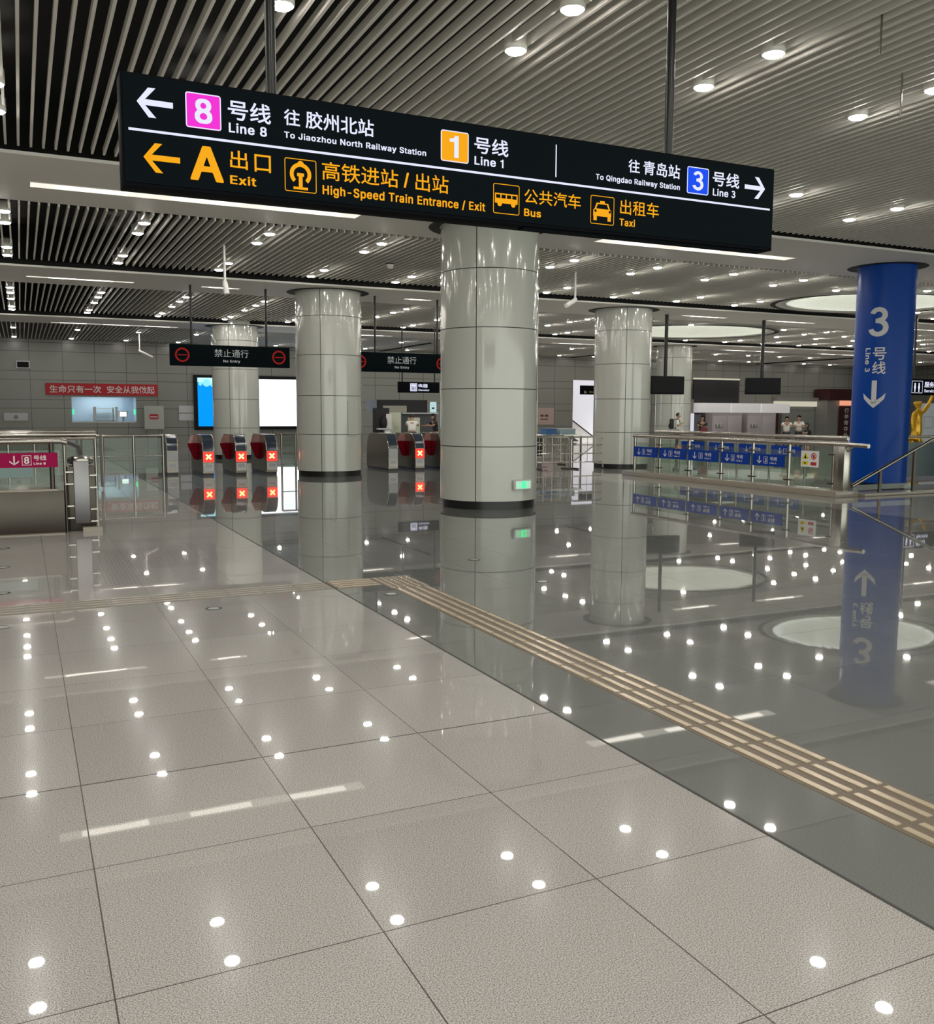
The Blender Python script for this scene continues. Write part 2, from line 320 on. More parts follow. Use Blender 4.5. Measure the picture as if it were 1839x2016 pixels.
# ---- lettering: glyph outlines as flat raised shapes, in (u, v) of a plane
# outlines of the Latin letters and digits: character -> [advance, closed contours], thousandths of the type size
LATIN = json.loads('''{" ":[228,[]],"-":[493,[[98,175,94,177,91,186,92,249,98,256,353,256,357,253,359,245,359,181,353,175]]],"/":[289,[[-2,-89,-8,-83,-7,-56,152,535,162,546,248,546,255,540,254,504,95,-83,93,-87,84,-90]]],"1":[384,[[149,367,44,367,44,440,109,449,143,469,162,495,169,523,251,523,251,-14,149,-14]]],"3":[449,[[187,-13,180,-11,164,-11,124,0,91,17,70,31,43,58,31,74,17,102,12,118,12,121,15,123,55,129,65,133,74,133,101,140,108,140,111,138,126,111,138,100,151,91,174,81,204,76,236,84,260,97,277,113,287,134,291,148,291,165,287,182,280,195,268,212,253,223,233,233,217,237,196,237,194,238,191,245,187,246,151,246,147,248,146,252,146,329,151,331,190,332,196,340,220,342,236,348,247,356,260,367,267,382,271,399,267,419,256,437,247,446,226,458,213,461,187,461,174,458,154,447,143,436,132,419,124,417,38,439,37,442,40,452,55,478,66,492,78,504,95,518,117,531,144,540,177,548,223,548,256,540,283,531,306,518,322,504,335,491,353,466,360,452,370,416,370,385,363,356,350,329,338,312,321,295,320,292,339,277,356,260,373,235,386,206,394,172,394,141,390,132,389,121,383,102,370,74,357,58,333,33,309,17,277,0,240,-10,220,-11,210,-14]]],"8":[493,[[172,-19,132,-10,109,-1,80,18,54,44,42,63,35,82,29,109,29,168,35,191,42,209,54,229,94,268,76,286,53,327,48,350,48,409,58,445,67,463,100,497,113,506,154,524,186,529,263,529,277,526,313,519,342,504,370,482,387,459,396,441,406,391,406,368,402,341,391,309,360,268,363,262,393,236,414,200,425,159,425,113,419,86,405,54,384,27,359,8,332,-6,304,-15,272,-20],[207,68,241,66,268,76,286,89,300,103,311,132,310,154,297,177,268,205,241,216,227,220,218,219,176,200,153,177,139,141,144,118,152,104,177,81],[216,309,236,308,265,323,283,341,293,363,293,386,286,405,260,432,236,442,213,442,182,425,167,404,157,377,162,354,177,330,195,317]]],"A":[520,[[0,-13,-6,-7,-7,11,8,57,172,507,181,520,191,523,286,523,296,521,300,517,384,289,483,20,484,-2,481,-11,473,-14,382,-14,373,-11,367,-2,328,111,318,126,168,127,159,125,149,107,124,30,106,-11,96,-14],[192,216,277,214,286,217,287,225,254,320,243,352,241,355,235,352,195,234,191,220]]],"B":[496,[[44,-13,40,-11,37,-2,37,511,40,520,49,523,290,523,335,512,362,499,396,466,404,452,419,416,419,334,404,298,377,270,377,266,403,246,422,220,436,189,442,157,442,111,436,84,427,61,412,37,385,15,349,-3,303,-13],[149,75,158,73,258,73,280,79,300,89,322,111,331,134,325,161,303,191,276,208,240,218,158,218,149,216,146,207,146,84],[149,302,158,300,240,300,258,306,280,318,300,339,310,361,309,384,300,402,287,416,276,426,244,436,158,436,149,434,146,425,146,311]]],"E":[459,[[44,-13,40,-11,37,-2,37,511,40,520,49,523,390,522,394,520,396,511,396,443,393,439,385,436,158,436,149,434,146,425,146,311,149,302,158,300,367,300,376,297,378,225,376,217,371,214,158,214,149,211,146,202,146,84,149,76,158,73,390,72,394,70,396,61,396,-7,393,-11,385,-14]]],"H":[557,[[44,-13,40,-11,37,-2,37,511,40,520,49,523,135,523,144,520,146,511,146,316,149,308,158,305,358,305,366,307,369,316,369,511,371,520,380,523,467,523,475,520,478,516,478,-2,476,-11,467,-14,380,-14,372,-11,369,-7,369,207,366,216,358,218,158,218,149,215,146,207,146,-2,144,-11,135,-14]]],"J":[436,[[140,-19,99,-10,72,3,34,41,21,68,10,113,11,182,13,186,22,188,113,188,119,182,120,145,130,109,138,95,151,82,167,72,185,66,222,84,232,95,241,113,251,163,251,382,251,513,253,522,263,525,349,525,357,523,360,518,360,132,354,86,345,59,331,35,313,16,285,-4,253,-15,226,-20]]],"L":[433,[[44,-13,40,-11,37,-2,38,516,40,520,49,523,135,523,143,520,146,516,146,293,146,84,149,76,158,73,376,72,380,70,383,61,382,-7,380,-11,371,-14]]],"N":[563,[[44,-13,40,-11,37,-2,37,511,40,520,49,523,149,523,162,517,361,202,371,189,376,188,378,202,379,516,381,520,390,523,476,523,484,520,487,511,487,-2,485,-11,476,-14,376,-14,362,-9,159,311,153,318,149,318,146,307,146,-7,143,-11,135,-14]]],"Q":[573,[[379,-60,353,-28,338,-16,310,-21,220,-21,174,-10,133,8,101,29,65,71,41,113,28,154,17,209,17,300,28,354,48,409,64,436,86,463,123,495,160,514,206,526,220,529,320,529,374,514,401,501,438,475,470,438,502,368,513,322,513,291,517,277,517,236,513,218,513,186,502,141,489,104,442,36,445,27,489,-32,490,-55,487,-59,479,-62],[245,72,270,71,274,77,223,145,222,163,225,172,233,175,329,175,338,170,360,139,370,134,384,154,402,204,408,263,398,318,384,354,370,378,349,400,320,423,288,437,251,438,233,432,206,419,177,395,155,363,137,322,127,272,126,241,131,209,141,172,160,135,199,95,215,85]]],"R":[489,[[44,-13,40,-11,37,-2,37,511,40,520,49,523,280,523,294,518,312,518,344,508,377,489,404,461,422,425,433,384,433,320,427,293,410,252,385,223,353,202,352,198,450,16,451,-2,448,-11,440,-14,340,-14,331,-11,226,181,217,186,158,186,149,184,146,175,146,-2,144,-11,135,-14],[149,270,230,268,271,279,295,293,318,330,319,366,313,389,294,413,276,426,244,436,158,436,149,434,146,425,146,280]]],"S":[487,[[168,-21,127,-12,104,-3,71,16,47,39,35,57,21,89,15,111,18,147,27,150,122,150,129,143,139,111,163,87,186,74,227,64,254,70,296,93,314,116,320,134,318,148,308,167,281,187,227,208,136,233,104,247,77,264,49,292,35,321,29,343,29,402,39,439,53,461,81,491,99,503,127,517,168,527,263,527,286,527,336,512,369,493,393,471,409,448,419,425,424,402,422,367,413,364,322,364,314,371,300,402,283,421,263,433,245,440,218,441,186,433,156,411,144,393,140,380,144,361,158,341,193,321,327,281,372,258,390,245,418,211,428,184,429,98,418,66,397,34,377,15,336,-8,277,-22]]],"T":[489,[[175,-13,171,-11,168,-2,168,430,165,434,157,436,21,436,12,439,9,448,10,516,12,520,21,523,275,523,434,522,439,520,441,511,441,443,438,439,430,436,293,436,284,433,282,425,282,-7,279,-11,271,-14]]],"a":[429,[[114,-21,60,-3,30,25,18,43,7,84,7,134,18,171,40,198,78,217,137,232,228,242,241,249,249,257,248,275,232,298,219,308,205,313,191,314,158,302,130,275,123,262,119,260,82,259,28,274,21,284,21,311,36,339,55,359,78,376,114,390,141,396,250,395,287,385,323,364,347,330,357,298,358,275,362,257,362,-2,360,-11,350,-14,264,-14,246,-9,228,-17,200,-22],[167,61,173,61,200,70,215,80,237,101,247,121,252,139,250,158,228,159,210,155,173,150,153,143,132,132,118,111,118,98,128,82,137,74]]],"c":[436,[[154,-20,123,-11,80,12,54,38,31,76,22,99,11,153,11,226,27,292,40,317,54,337,85,367,118,386,154,396,259,396,295,386,341,360,369,326,384,294,384,272,377,262,323,247,282,249,261,285,227,309,204,313,168,296,140,262,131,244,121,208,121,167,135,122,150,97,164,83,191,66,209,63,225,67,256,85,273,107,282,126,336,128,377,118,382,112,384,85,377,65,350,24,314,-2,282,-16,250,-22]]],"d":[464,[[145,-20,114,-11,77,10,53,35,26,85,11,149,11,235,22,281,35,312,52,340,85,372,114,386,145,396,241,397,286,384,289,485,289,517,295,523,382,524,390,522,393,517,393,-6,390,-10,382,-13,300,-13,282,-8,236,-21],[189,67,218,66,242,81,259,97,269,112,283,144,288,172,288,208,274,258,251,290,232,304,218,310,204,314,186,309,154,286,131,249,121,212,121,167,136,120,159,88]]],"e":[444,[[159,-20,136,-16,114,-7,77,15,57,35,35,67,22,99,11,144,11,231,26,290,40,317,54,337,91,373,118,386,154,396,254,397,282,391,315,376,336,360,360,335,373,312,387,272,393,249,393,222,393,162,386,156,136,156,126,153,126,135,143,103,173,75,209,62,232,66,250,75,266,90,282,114,291,119,327,119,350,115,382,106,388,99,388,81,378,53,352,22,323,-2,286,-16,259,-21],[128,235,136,233,273,233,279,240,278,249,269,267,252,290,241,300,214,313,204,314,186,309,167,299,148,281,126,244]]],"g":[465,[[154,-163,100,-150,64,-128,41,-105,31,-85,30,-62,34,-53,73,-30,118,-28,127,-33,164,-68,182,-77,209,-83,232,-77,250,-68,275,-44,287,-17,287,1,277,4,259,-4,232,-10,159,-10,118,0,82,18,52,47,31,79,22,101,11,147,11,233,17,265,30,301,44,329,68,358,91,375,132,393,159,399,232,399,282,385,300,394,382,394,390,392,393,388,393,-49,387,-76,374,-103,361,-117,345,-132,314,-150,254,-164],[189,79,218,78,252,97,277,136,288,174,288,210,278,247,269,265,261,279,241,299,218,309,200,312,182,307,168,299,150,281,131,247,121,210,121,169,135,129,154,101,173,87]]],"h":[450,[[37,-13,33,-11,30,-2,30,511,33,520,42,523,123,523,133,520,137,385,142,384,173,395,283,395,314,385,333,373,356,348,374,307,380,275,380,216,380,-2,377,-11,369,-14,283,-14,273,-11,271,-2,271,248,263,270,251,290,233,303,210,313,183,303,162,289,145,261,136,230,135,-2,133,-11,123,-14]]],"i":[207,[[39,-13,34,-11,32,-2,32,384,35,389,43,391,130,391,134,388,136,380,136,-7,134,-11,125,-14],[61,429,34,438,24,448,18,466,20,507,30,523,48,535,107,536,121,535,130,531,144,516,150,502,149,461,141,448,125,433,102,427]]],"l":[229,[[92,-14,60,-1,51,7,37,30,30,50,30,509,33,518,42,521,123,521,132,518,134,514,135,105,141,82,146,73,160,66,192,63,203,23,203,0,200,-9,183,-15]]],"n":[450,[[37,-13,33,-11,30,-2,30,380,33,388,37,391,123,391,142,384,173,395,283,395,314,385,333,373,355,349,366,330,374,307,380,275,380,84,380,-2,377,-11,369,-14,283,-14,273,-11,271,-2,271,248,261,275,247,293,214,312,205,312,173,299,162,289,145,261,135,225,135,-2,133,-11,123,-14]]],"o":[455,[[154,-20,123,-11,80,12,54,38,31,76,22,99,11,153,11,226,22,276,35,308,52,335,82,365,109,382,154,396,259,396,295,386,324,372,352,349,382,305,396,267,402,240,402,140,396,108,383,72,369,49,323,2,304,-7,254,-21],[189,67,223,66,241,75,259,90,283,126,293,162,296,190,283,249,261,285,227,309,204,313,182,305,166,294,140,262,131,244,121,208,121,167,135,122,154,92]]],"p":[464,[[37,-156,33,-154,30,-145,30,382,33,390,42,393,123,393,142,384,160,392,187,398,273,398,310,388,337,374,362,350,384,323,397,296,406,268,412,237,412,146,407,114,397,82,379,46,360,21,323,-5,278,-20,178,-20,142,-6,137,-8,135,-18,135,-145,133,-154,123,-157],[217,64,242,70,269,90,293,127,303,168,303,214,293,250,284,268,269,287,252,300,233,310,223,312,205,310,187,301,164,279,150,255,141,227,135,196,140,159,154,114,183,80]]],"r":[299,[[37,-13,33,-11,30,-2,30,380,33,388,42,391,123,391,142,388,187,400,237,400,251,397,264,393,266,389,267,320,264,312,255,309,205,309,183,301,158,284,141,252,135,225,135,-2,133,-11,123,-14]]],"s":[405,[[129,-20,91,-10,66,2,41,22,28,40,15,72,13,99,16,107,61,119,111,119,119,112,132,90,147,74,161,66,184,60,202,66,225,79,239,94,241,108,229,124,206,136,106,161,84,171,54,190,33,217,27,235,22,267,27,312,34,332,61,365,70,373,106,391,138,397,220,397,243,396,266,391,293,377,313,362,330,340,344,312,345,285,343,277,297,265,252,265,243,270,234,287,216,305,197,313,184,315,156,304,143,292,136,281,138,267,152,252,184,239,270,218,316,196,339,172,353,140,354,81,344,49,325,22,293,-2,275,-11,234,-21]]],"t":[267,[[117,-16,72,5,57,21,48,39,42,66,42,307,36,314,-5,314,-14,317,-17,380,-14,389,-10,391,31,391,40,395,43,476,49,482,140,482,147,476,147,444,147,403,150,394,222,391,228,385,229,326,226,316,154,314,147,307,147,116,153,85,163,72,172,69,222,66,229,53,238,12,238,-2,235,-11,217,-17]]],"u":[450,[[137,-17,114,-13,69,13,50,38,36,75,30,106,30,379,33,388,42,390,123,390,133,388,135,379,135,161,141,120,155,95,172,79,192,68,205,68,223,74,242,86,252,97,264,118,271,138,271,379,273,388,283,390,369,390,377,388,380,384,380,-7,377,-12,369,-14,287,-14,269,-5,223,-18]]],"v":[429,[[147,-13,139,-7,132,7,0,348,-6,366,-5,384,-3,389,6,391,97,391,106,388,116,370,190,161,192,159,198,161,209,193,283,388,292,391,387,391,394,384,393,361,252,-7,242,-13]]],"w":[607,[[121,-13,114,-7,102,30,6,343,0,366,3,389,12,391,98,391,107,389,112,385,161,207,166,192,171,190,176,198,220,361,228,384,234,391,330,391,338,389,344,375,393,193,398,190,403,196,413,230,457,388,466,391,557,391,566,389,568,384,568,366,554,316,467,34,453,-7,449,-11,439,-14,357,-14,348,-12,343,-8,290,184,284,192,278,184,231,16,221,-11,212,-14]]],"x":[419,[[5,-13,-1,-7,0,16,119,193,115,207,9,361,7,380,10,388,19,391,123,389,184,298,191,293,251,381,260,389,364,391,369,388,371,380,370,357,259,193,268,175,379,16,380,-2,378,-11,369,-14,273,-14,264,-11,191,95,182,90,114,-11,105,-14]]],"y":[429,[[42,-157,29,-152,26,-143,26,-115,37,-79,47,-72,87,-72,102,-65,116,-47,135,-2,0,348,-6,366,-5,385,-3,389,6,391,97,391,106,389,120,357,190,162,197,159,209,189,264,344,283,389,292,391,383,391,391,389,394,380,393,362,220,-88,199,-120,175,-143,156,-153,128,-159]]],"z":[420,[[26,-13,22,-11,19,-2,21,61,206,302,205,307,199,309,31,309,26,312,24,320,26,388,35,391,344,391,353,388,356,380,354,316,171,75,173,70,181,68,353,68,358,65,360,57,358,-11,349,-14]]]}''')
from mathutils.geometry import tessellate_polygon
def area2(c): return sum(c[i][0]*c[(i+1) % len(c)][1]-c[(i+1) % len(c)][0]*c[i][1] for i in range(len(c)))
def inside(p, c):
    r = False
    for i in range(len(c)):
        (x0, y0), (x1, y1) = c[i-1], c[i]
        if (y0 > p[1]) != (y1 > p[1]) and p[0] < (x1-x0)*(p[1]-y0)/(y1-y0)+x0: r = not r
    return r
def shift_out(c, d):
    out = []; n = len(c)
    for i in range(n):
        e0 = Vector((c[i][0]-c[i-1][0], c[i][1]-c[i-1][1])); e1 = Vector((c[(i+1) % n][0]-c[i][0], c[(i+1) % n][1]-c[i][1]))
        n0 = Vector((e0.y, -e0.x)).normalized(); n1 = Vector((e1.y, -e1.x)).normalized(); m = n0+n1
        m = m.normalized()*min(1/max(.5, m.normalized().dot(n0)), 1.6) if m.length > .1 else n0
        out.append((c[i][0]+m.x*d, c[i][1]+m.y*d))
    return out
def fatten(c, d):
    """move a closed contour outwards (to the right of its direction) by d, dropping points where it would fold over"""
    if not d: return list(c)
    c = list(c)
    for _ in range(60):
        o = shift_out(c, d); n = len(c)
        bad = [i for i in range(n) if (o[(i+1) % n][0]-o[i][0])*(c[(i+1) % n][0]-c[i][0])+(o[(i+1) % n][1]-o[i][1])*(c[(i+1) % n][1]-c[i][1]) <= 1e-9]
        if not bad or n < 5: break
        i = bad[0]; j = (i+1) % n
        # the two ends of a folded edge become the crossing of the edges beside it (or their middle)
        p, q, r, t = Vector(c[i-1]), Vector(c[i]), Vector(c[j]), Vector(c[(j+1) % n])
        u, v = q-p, t-r; k = u.x*v.y-u.y*v.x; m = (q+r)/2
        if abs(k) > 1e-7:
            x = p+u*(((r-p).x*v.y-(r-p).y*v.x)/k)
            if (x-m).length < .06: m = x
        c[i] = (m.x, m.y); c.pop(j)
    return shift_out(c, d)
def clean(c):
    out = []
    for p in c:
        if not out or math.hypot(p[0]-out[-1][0], p[1]-out[-1][1]) > 1e-4: out.append(p)
    if len(out) > 1 and math.hypot(out[0][0]-out[-1][0], out[0][1]-out[-1][1]) < 1e-4: out.pop()
    return out
def contours(body):
    if all(c in LATIN for c in body):
        cs, x = [], 0
        for ch in body:
            adv, cc = LATIN[ch]
            cs += [[((x+q[i])/1000, q[i+1]/1000) for i in range(0, len(q), 2)] for q in cc]; x += adv
        return cs
    c = bpy.data.curves.new('t', 'FONT'); c.body = body; c.size = 1
    o = bpy.data.objects.new('t', c); COL.objects.link(o); bpy.context.view_layer.update()
    cs = []
    for sp in o.to_curve(bpy.context.evaluated_depsgraph_get()).splines:
        bp = sp.bezier_points; n = len(bp); q = []
        for i in range(n):
            p0, p1, p2, p3 = bp[i].co, bp[i].handle_right, bp[(i+1) % n].handle_left, bp[(i+1) % n].co
            st = (p1-p0).cross(p3-p0).length < 1e-5 and (p2-p0).cross(p3-p0).length < 1e-5
            for t in ((0,) if st else (0, .33, .66)):
                v = p0*(1-t)**3+p1*3*t*(1-t)**2+p2*3*t*t*(1-t)+p3*t**3; q.append((v.x, v.y))
        cs.append(q)
    o.to_curve_clear(); bpy.data.objects.remove(o); bpy.data.curves.remove(c)
    return cs
_tc = {}
def glyphs(body, bold):
    if (body, bold) not in _tc:
        cs = [q for q in map(clean, contours(body)) if len(q) > 2]
        ar = [area2(q) for q in cs]; sg = 1 if ar[max(range(len(ar)), key=lambda i: abs(ar[i]))] > 0 else -1
        outer = [i for i in range(len(cs)) if ar[i]*sg > 0]; holes = {i: [] for i in outer}
        for h in range(len(cs)):
            if ar[h]*sg > 0: continue
            own = [i for i in outer if inside(cs[h][0], cs[i])]
            if own: holes[min(own, key=lambda i: abs(ar[i]))].append(h)
        vs, fs = [], []; latin = all(c in LATIN for c in body)
        for i in outer:
            loops = [[Vector((*p, 0)) for p in (cs[k] if latin else fatten(cs[k], bold*sg))] for k in [i, *holes[i]]]
            k0 = len(vs); vs += [p for l in loops for p in l]
            fs += [tuple(k0+j for j in tri) for tri in tessellate_polygon(loops)]
        _tc[(body, bold)] = (vs, fs)
    return _tc[(body, bold)]
def add_text(mb, body, u0, u1, v0, v1, fn, bold=0.0, cap=False):
    """fit body into the box; cap=True: v0..v1 is baseline..cap height, else glyph bounds; bold: extra stroke width"""
    vs, fs = glyphs(body, bold)
    xs = [v.x for v in vs]; ys = [v.y for v in vs]
    yb, yt = min(ys), max(ys)
    if cap: hv, _ = glyphs('H', bold); yb, yt = min(v.y for v in hv), max(v.y for v in hv)
    a, b = min(xs), max(xs)
    bv = [mb.bm.verts.new(fn(u0+(v.x-a)/(b-a)*(u1-u0), v0+(v.y-yb)/(yt-yb)*(v1-v0))) for v in vs]
    for f in fs:
        try: mb.bm.faces.new([bv[i] for i in f])
        except ValueError: pass
def add_shape(mb, pts, fn):
    mb.bm.faces.new([mb.bm.verts.new(fn(u, v)) for u, v in pts])
def add_rect(mb, u0, u1, v0, v1, fn): add_shape(mb, [(u0, v0), (u1, v0), (u1, v1), (u0, v1)], fn)
def rrect(u0, u1, v0, v1, r, n=4):
    out = []
    for cx, cy, a in ((u1-r, v1-r, 0), (u0+r, v1-r, 90), (u0+r, v0+r, 180), (u1-r, v0+r, 270)):
        for i in range(n+1):
            t = math.radians(a+90*i/n); out.append((cx+r*math.cos(t), cy+r*math.sin(t)))
    return out
def add_frame(mb, u0, u1, v0, v1, t, fn, r=.0):
    if r == 0:
        add_rect(mb, u0, u1, v0, v0+t, fn); add_rect(mb, u0, u1, v1-t, v1, fn)
        add_rect(mb, u0, u0+t, v0+t, v1-t, fn); add_rect(mb, u1-t, u1, v0+t, v1-t, fn); return
    o = rrect(u0, u1, v0, v1, r); i = rrect(u0+t, u1-t, v0+t, v1-t, max(r-t, .001))
    for k in range(len(o)):
        j = (k+1) % len(o); add_shape(mb, [o[k], o[j], i[j], i[k]], fn)
def add_ring(mb, cu, cv, r0, r1, fn, n=24, a0=0, a1=360):
    for k in range(n):
        t0, t1 = math.radians(a0+(a1-a0)*k/n), math.radians(a0+(a1-a0)*(k+1)/n)
        add_shape(mb, [(cu+r0*math.cos(t0), cv+r0*math.sin(t0)), (cu+r1*math.cos(t0), cv+r1*math.sin(t0)),
                       (cu+r1*math.cos(t1), cv+r1*math.sin(t1)), (cu+r0*math.cos(t1), cv+r0*math.sin(t1))], fn)
def add_arrow(mb, cu, cv, L, H, fn, d=0, t=.2):
    """arrow of length L, head span H; d = rotation in degrees, 0 points to -u"""
    sh, hd = t*H, .36*L
    k = sh*.72
    pts_sh = [(-L/2+sh*.5, -sh/2), (L/2, -sh/2), (L/2, sh/2), (-L/2+sh*.5, sh/2)]
    up = [(-L/2, 0), (-L/2+sh*.95, 0), (-L/2+hd+sh*1.0, H/2), (-L/2+hd-sh*.25, H/2)]
    lo = [(x, -y) for x, y in up][::-1]
    c, s = math.cos(math.radians(d)), math.sin(math.radians(d))
    for p in (pts_sh, up, lo): add_shape(mb, [(cu+x*c-y*s, cv+x*s+y*c) for x, y in p], fn)
def plane_y(y): return lambda u, v: (u, y, v)          # faces -Y, u = +X
def plane_x(x): return lambda u, v: (x, -u, v)         # faces -X, u runs to the viewer's right

# ------------------------------------------------------------------ the setting
DX0, DX1 = 2.505, 12.3
f = MB()
def quad(mb, x0, x1, y0, y1, z=0): mb.poly([(x0, y0, z), (x1, y0, z), (x1, y1, z), (x0, y1, z)])
quad(f, -14, DX0, -9, 42); quad(f, DX1, 50, -9, 42); quad(f, 10.6, DX1, 19.7, 42); quad(f, DX0, 10.6, 36, 42)
struct('floor', f, M['granite_light'], False)
f = MB(); quad(f, DX0, 10.6, -9, 36); quad(f, 10.6, DX1, -9, 19.7)
struct('floor', f, M['granite_dark'], False)
f = MB(); f.box(DX0-.007, DX0+.007, -9, 36, -.01, .0015)
struct('trim_1', f, M['joint'], False)

Z1, Z2, Z3, Z4, ZF = 4.68, 4.60, 4.50, 4.40, 4.40       # underside of the slats, bay by bay
B1, B2, B3 = (12.75, 15.5, 4.65), (21.35, 24.0, 4.50), (31.0, 33.4, 4.38)   # plaster beams: near edge, far edge, height
f = MB(); f.box(-14, 50, -9, 42, 5.35, 5.5); struct('ceiling', f, M['black'], False)
def slats(y0, y1, z, x0=-9.05, x1=48, joints=()):
    mb = MB(); n = int((x1-x0)/.1347)
    ys = [y0, *joints, y1]
    for i in range(n):
        x = x0+i*.1347
        for a, b in zip(ys, ys[1:]): mb.box(x-.0135, x+.0135, a+.003, b-.003, z, z+.08)
    return struct('ceiling', mb, M['slat'], False)
slats(-8.8, B1[0]-.22, Z1+.01, joints=(-2.5, 3.2, 8.9))
slats(B1[1]+.01, B2[0]-.25, Z2+.01)
slats(B2[1]+.01, B3[0]-.25, Z3+.0)
slats(B3[1]+.01, 41.4, Z4)
for i, (a, b, z) in enumerate((B1, B2, B3)):
    mb = MB().box(-14, 50, a, b, z, z+.04); struct('trim_%d' % (i+2), mb, M['beam'], False)
    struct('ceiling', MB().box(-14, 50, a+.03, b-.03, z+.04, 5.35), M['black'], False)   # beam above the plaster painted black for the shade there
# far wall with the booth window and the escalator opening cut out
YW = 41.5
mb = MB()
WX0, WX1, WZ0, WZ1 = 1.9, 4.4, 1.08, 2.13
EX0, EX1, EZ1 = 25.9, 28.6, 3.25
def wslab(x0, x1, z0, z1): mb.box(x0, x1, YW, YW+.2, z0, z1)
wslab(-14, WX0, 0, 5.3); wslab(WX0, WX1, 0, WZ0); wslab(WX0, WX1, WZ1, 5.3); wslab(WX1, EX0, 0, 5.3)
wslab(EX0, EX1, EZ1, 5.3); wslab(EX1, 50, 0, 5.3)
struct('wall_far', mb, M['wall'], False)
struct('wall_left', MB().box(-14.2, -14, -9, 41.5, 0, 5.3), M['wall_side'], False)
struct('wall_right', MB().box(49.8, 50, -9, 41.5, 0, 5.3), M['wall_side'], False)
# black shadow gaps in the far ceiling
for i, (x, y0, y1, z) in enumerate(((15.3, 35.6, 41.45, 4.39), (25.75, 37.5, 41.45, 4.39), (38.2, 33.5, 41.45, 4.37))):
    struct('trim_%d' % (5+i), MB().box(x-.09, x+.09, y0, y1, z-.015, z+.1), M['black'], False)
# booth behind the far window
mb = MB(); mb.box(WX0-.1, WX1+.1, YW+1.6, YW+1.7, .9, 2.4); mb.box(WX0-.15, WX0-.05, YW+.2, YW+1.6, .9, 2.4); mb.box(WX1+.05, WX1+.15, YW+.2, YW+1.6, .9, 2.4)
mb.box(WX0-.1, WX1+.1, YW+.2, YW+1.6, 2.3, 2.4); mb.box(WX0-.1, WX1+.1, YW+.2, YW+1.6, .85, .95)
struct('wall_booth', mb, M['booth'], False)
w1 = MB()
for x in (2.78, 3.62): w1.box(x-.045, x+.045, YW+.02, YW+.1, WZ0, WZ0+.66)
w1.box(WX0, WX1, YW+.03, YW+.09, WZ0, WZ0+.05)
wo = struct('window_1', w1, M['pale'], False)
MB().box(WX0, WX1, YW+.055, YW+.062, WZ0, WZ1).build('window_pane', M['glass'], wo, False)
bl = bpy.data.lights.new('booth_fill_lamp', 'AREA'); bl.shape = 'RECTANGLE'; bl.size = 1.8; bl.size_y = .6; bl.energy = 28; bl.color = (.85, .93, 1)  # unseen fill lamp, added to brighten the booth interior
bo_ = bpy.data.objects.new('booth_fill_lamp', bl); COL.objects.link(bo_); bo_.location = (3.15, YW+.9, 2.28)
# escalator hall behind the far opening
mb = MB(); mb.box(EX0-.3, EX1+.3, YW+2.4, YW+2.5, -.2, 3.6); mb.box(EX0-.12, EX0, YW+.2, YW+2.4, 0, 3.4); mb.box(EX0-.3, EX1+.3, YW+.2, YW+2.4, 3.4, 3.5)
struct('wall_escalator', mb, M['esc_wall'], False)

# ------------------------------------------------------------------ columns
def column(label, x, y, r, ztop, seam, rows, m=None, n_seam=4):
    t = thing('column', label, 'column', (x, y, 0))
    MB().lathe([(r-.035, 0), (r-.035, rows[0]), (0.01, rows[0])], n=48).build('plinth', M['plinth'], t)
    MB().lathe([(r-.012, rows[0]), (r-.012, ztop+.3)], n=64).build('core', M['joint'], t)
    c = MB(); g = .007
    for z0, z1 in zip(rows, [*rows[1:], ztop+.25]):
        for k in range(n_seam):
            a0 = seam+k*2*math.pi/n_seam+g/r; a1 = seam+(k+1)*2*math.pi/n_seam-g/r
            c.lathe([(r-.012, z0+g), (r, z0+g), (r, z1-g), (r-.012, z1-g)], n=18, a0=a0, a1=a1)
    c.build('cladding', m or M['enamel'], t)
    MB().lathe([(r+.012, ztop-.004), (r+.20, ztop-.004), (r+.20, ztop-.002)], n=56).build('ceiling_gap_ring', M['ring_dark'], t)
    return t
ROWS = [.13, 1.03, 1.97, 2.95, 3.88]
c_main = column('large white-panelled round column in the middle with a green exit sign low on it', 7.20, 14.22, .825, B1[2], math.radians(-131.5), ROWS)
c_left = column('white-panelled round column left of the large middle column, beside the gates', 6.98, 22.62, .81, B2[2], math.radians(-121), ROWS)
column('white-panelled round column behind the stair railing, below two hanging monitors', 15.7, 22.5, .81, B2[2], math.radians(-118), ROWS)
column('far white-panelled column between the blue and the white advertising screens', 6.55, 31.7, .76, B3[2], math.radians(-117), ROWS)
column('far white-panelled column behind the backpacker, right of a black monitor', 25.1, 32.2, .74, B3[2], math.radians(-133), ROWS)
MB().box(-.16, .16, -.83, -.8, 1.03, 1.85).xform(Matrix.Rotation(math.radians(27), 4, 'Z')).build('service_door', M['enamel'], c_left)

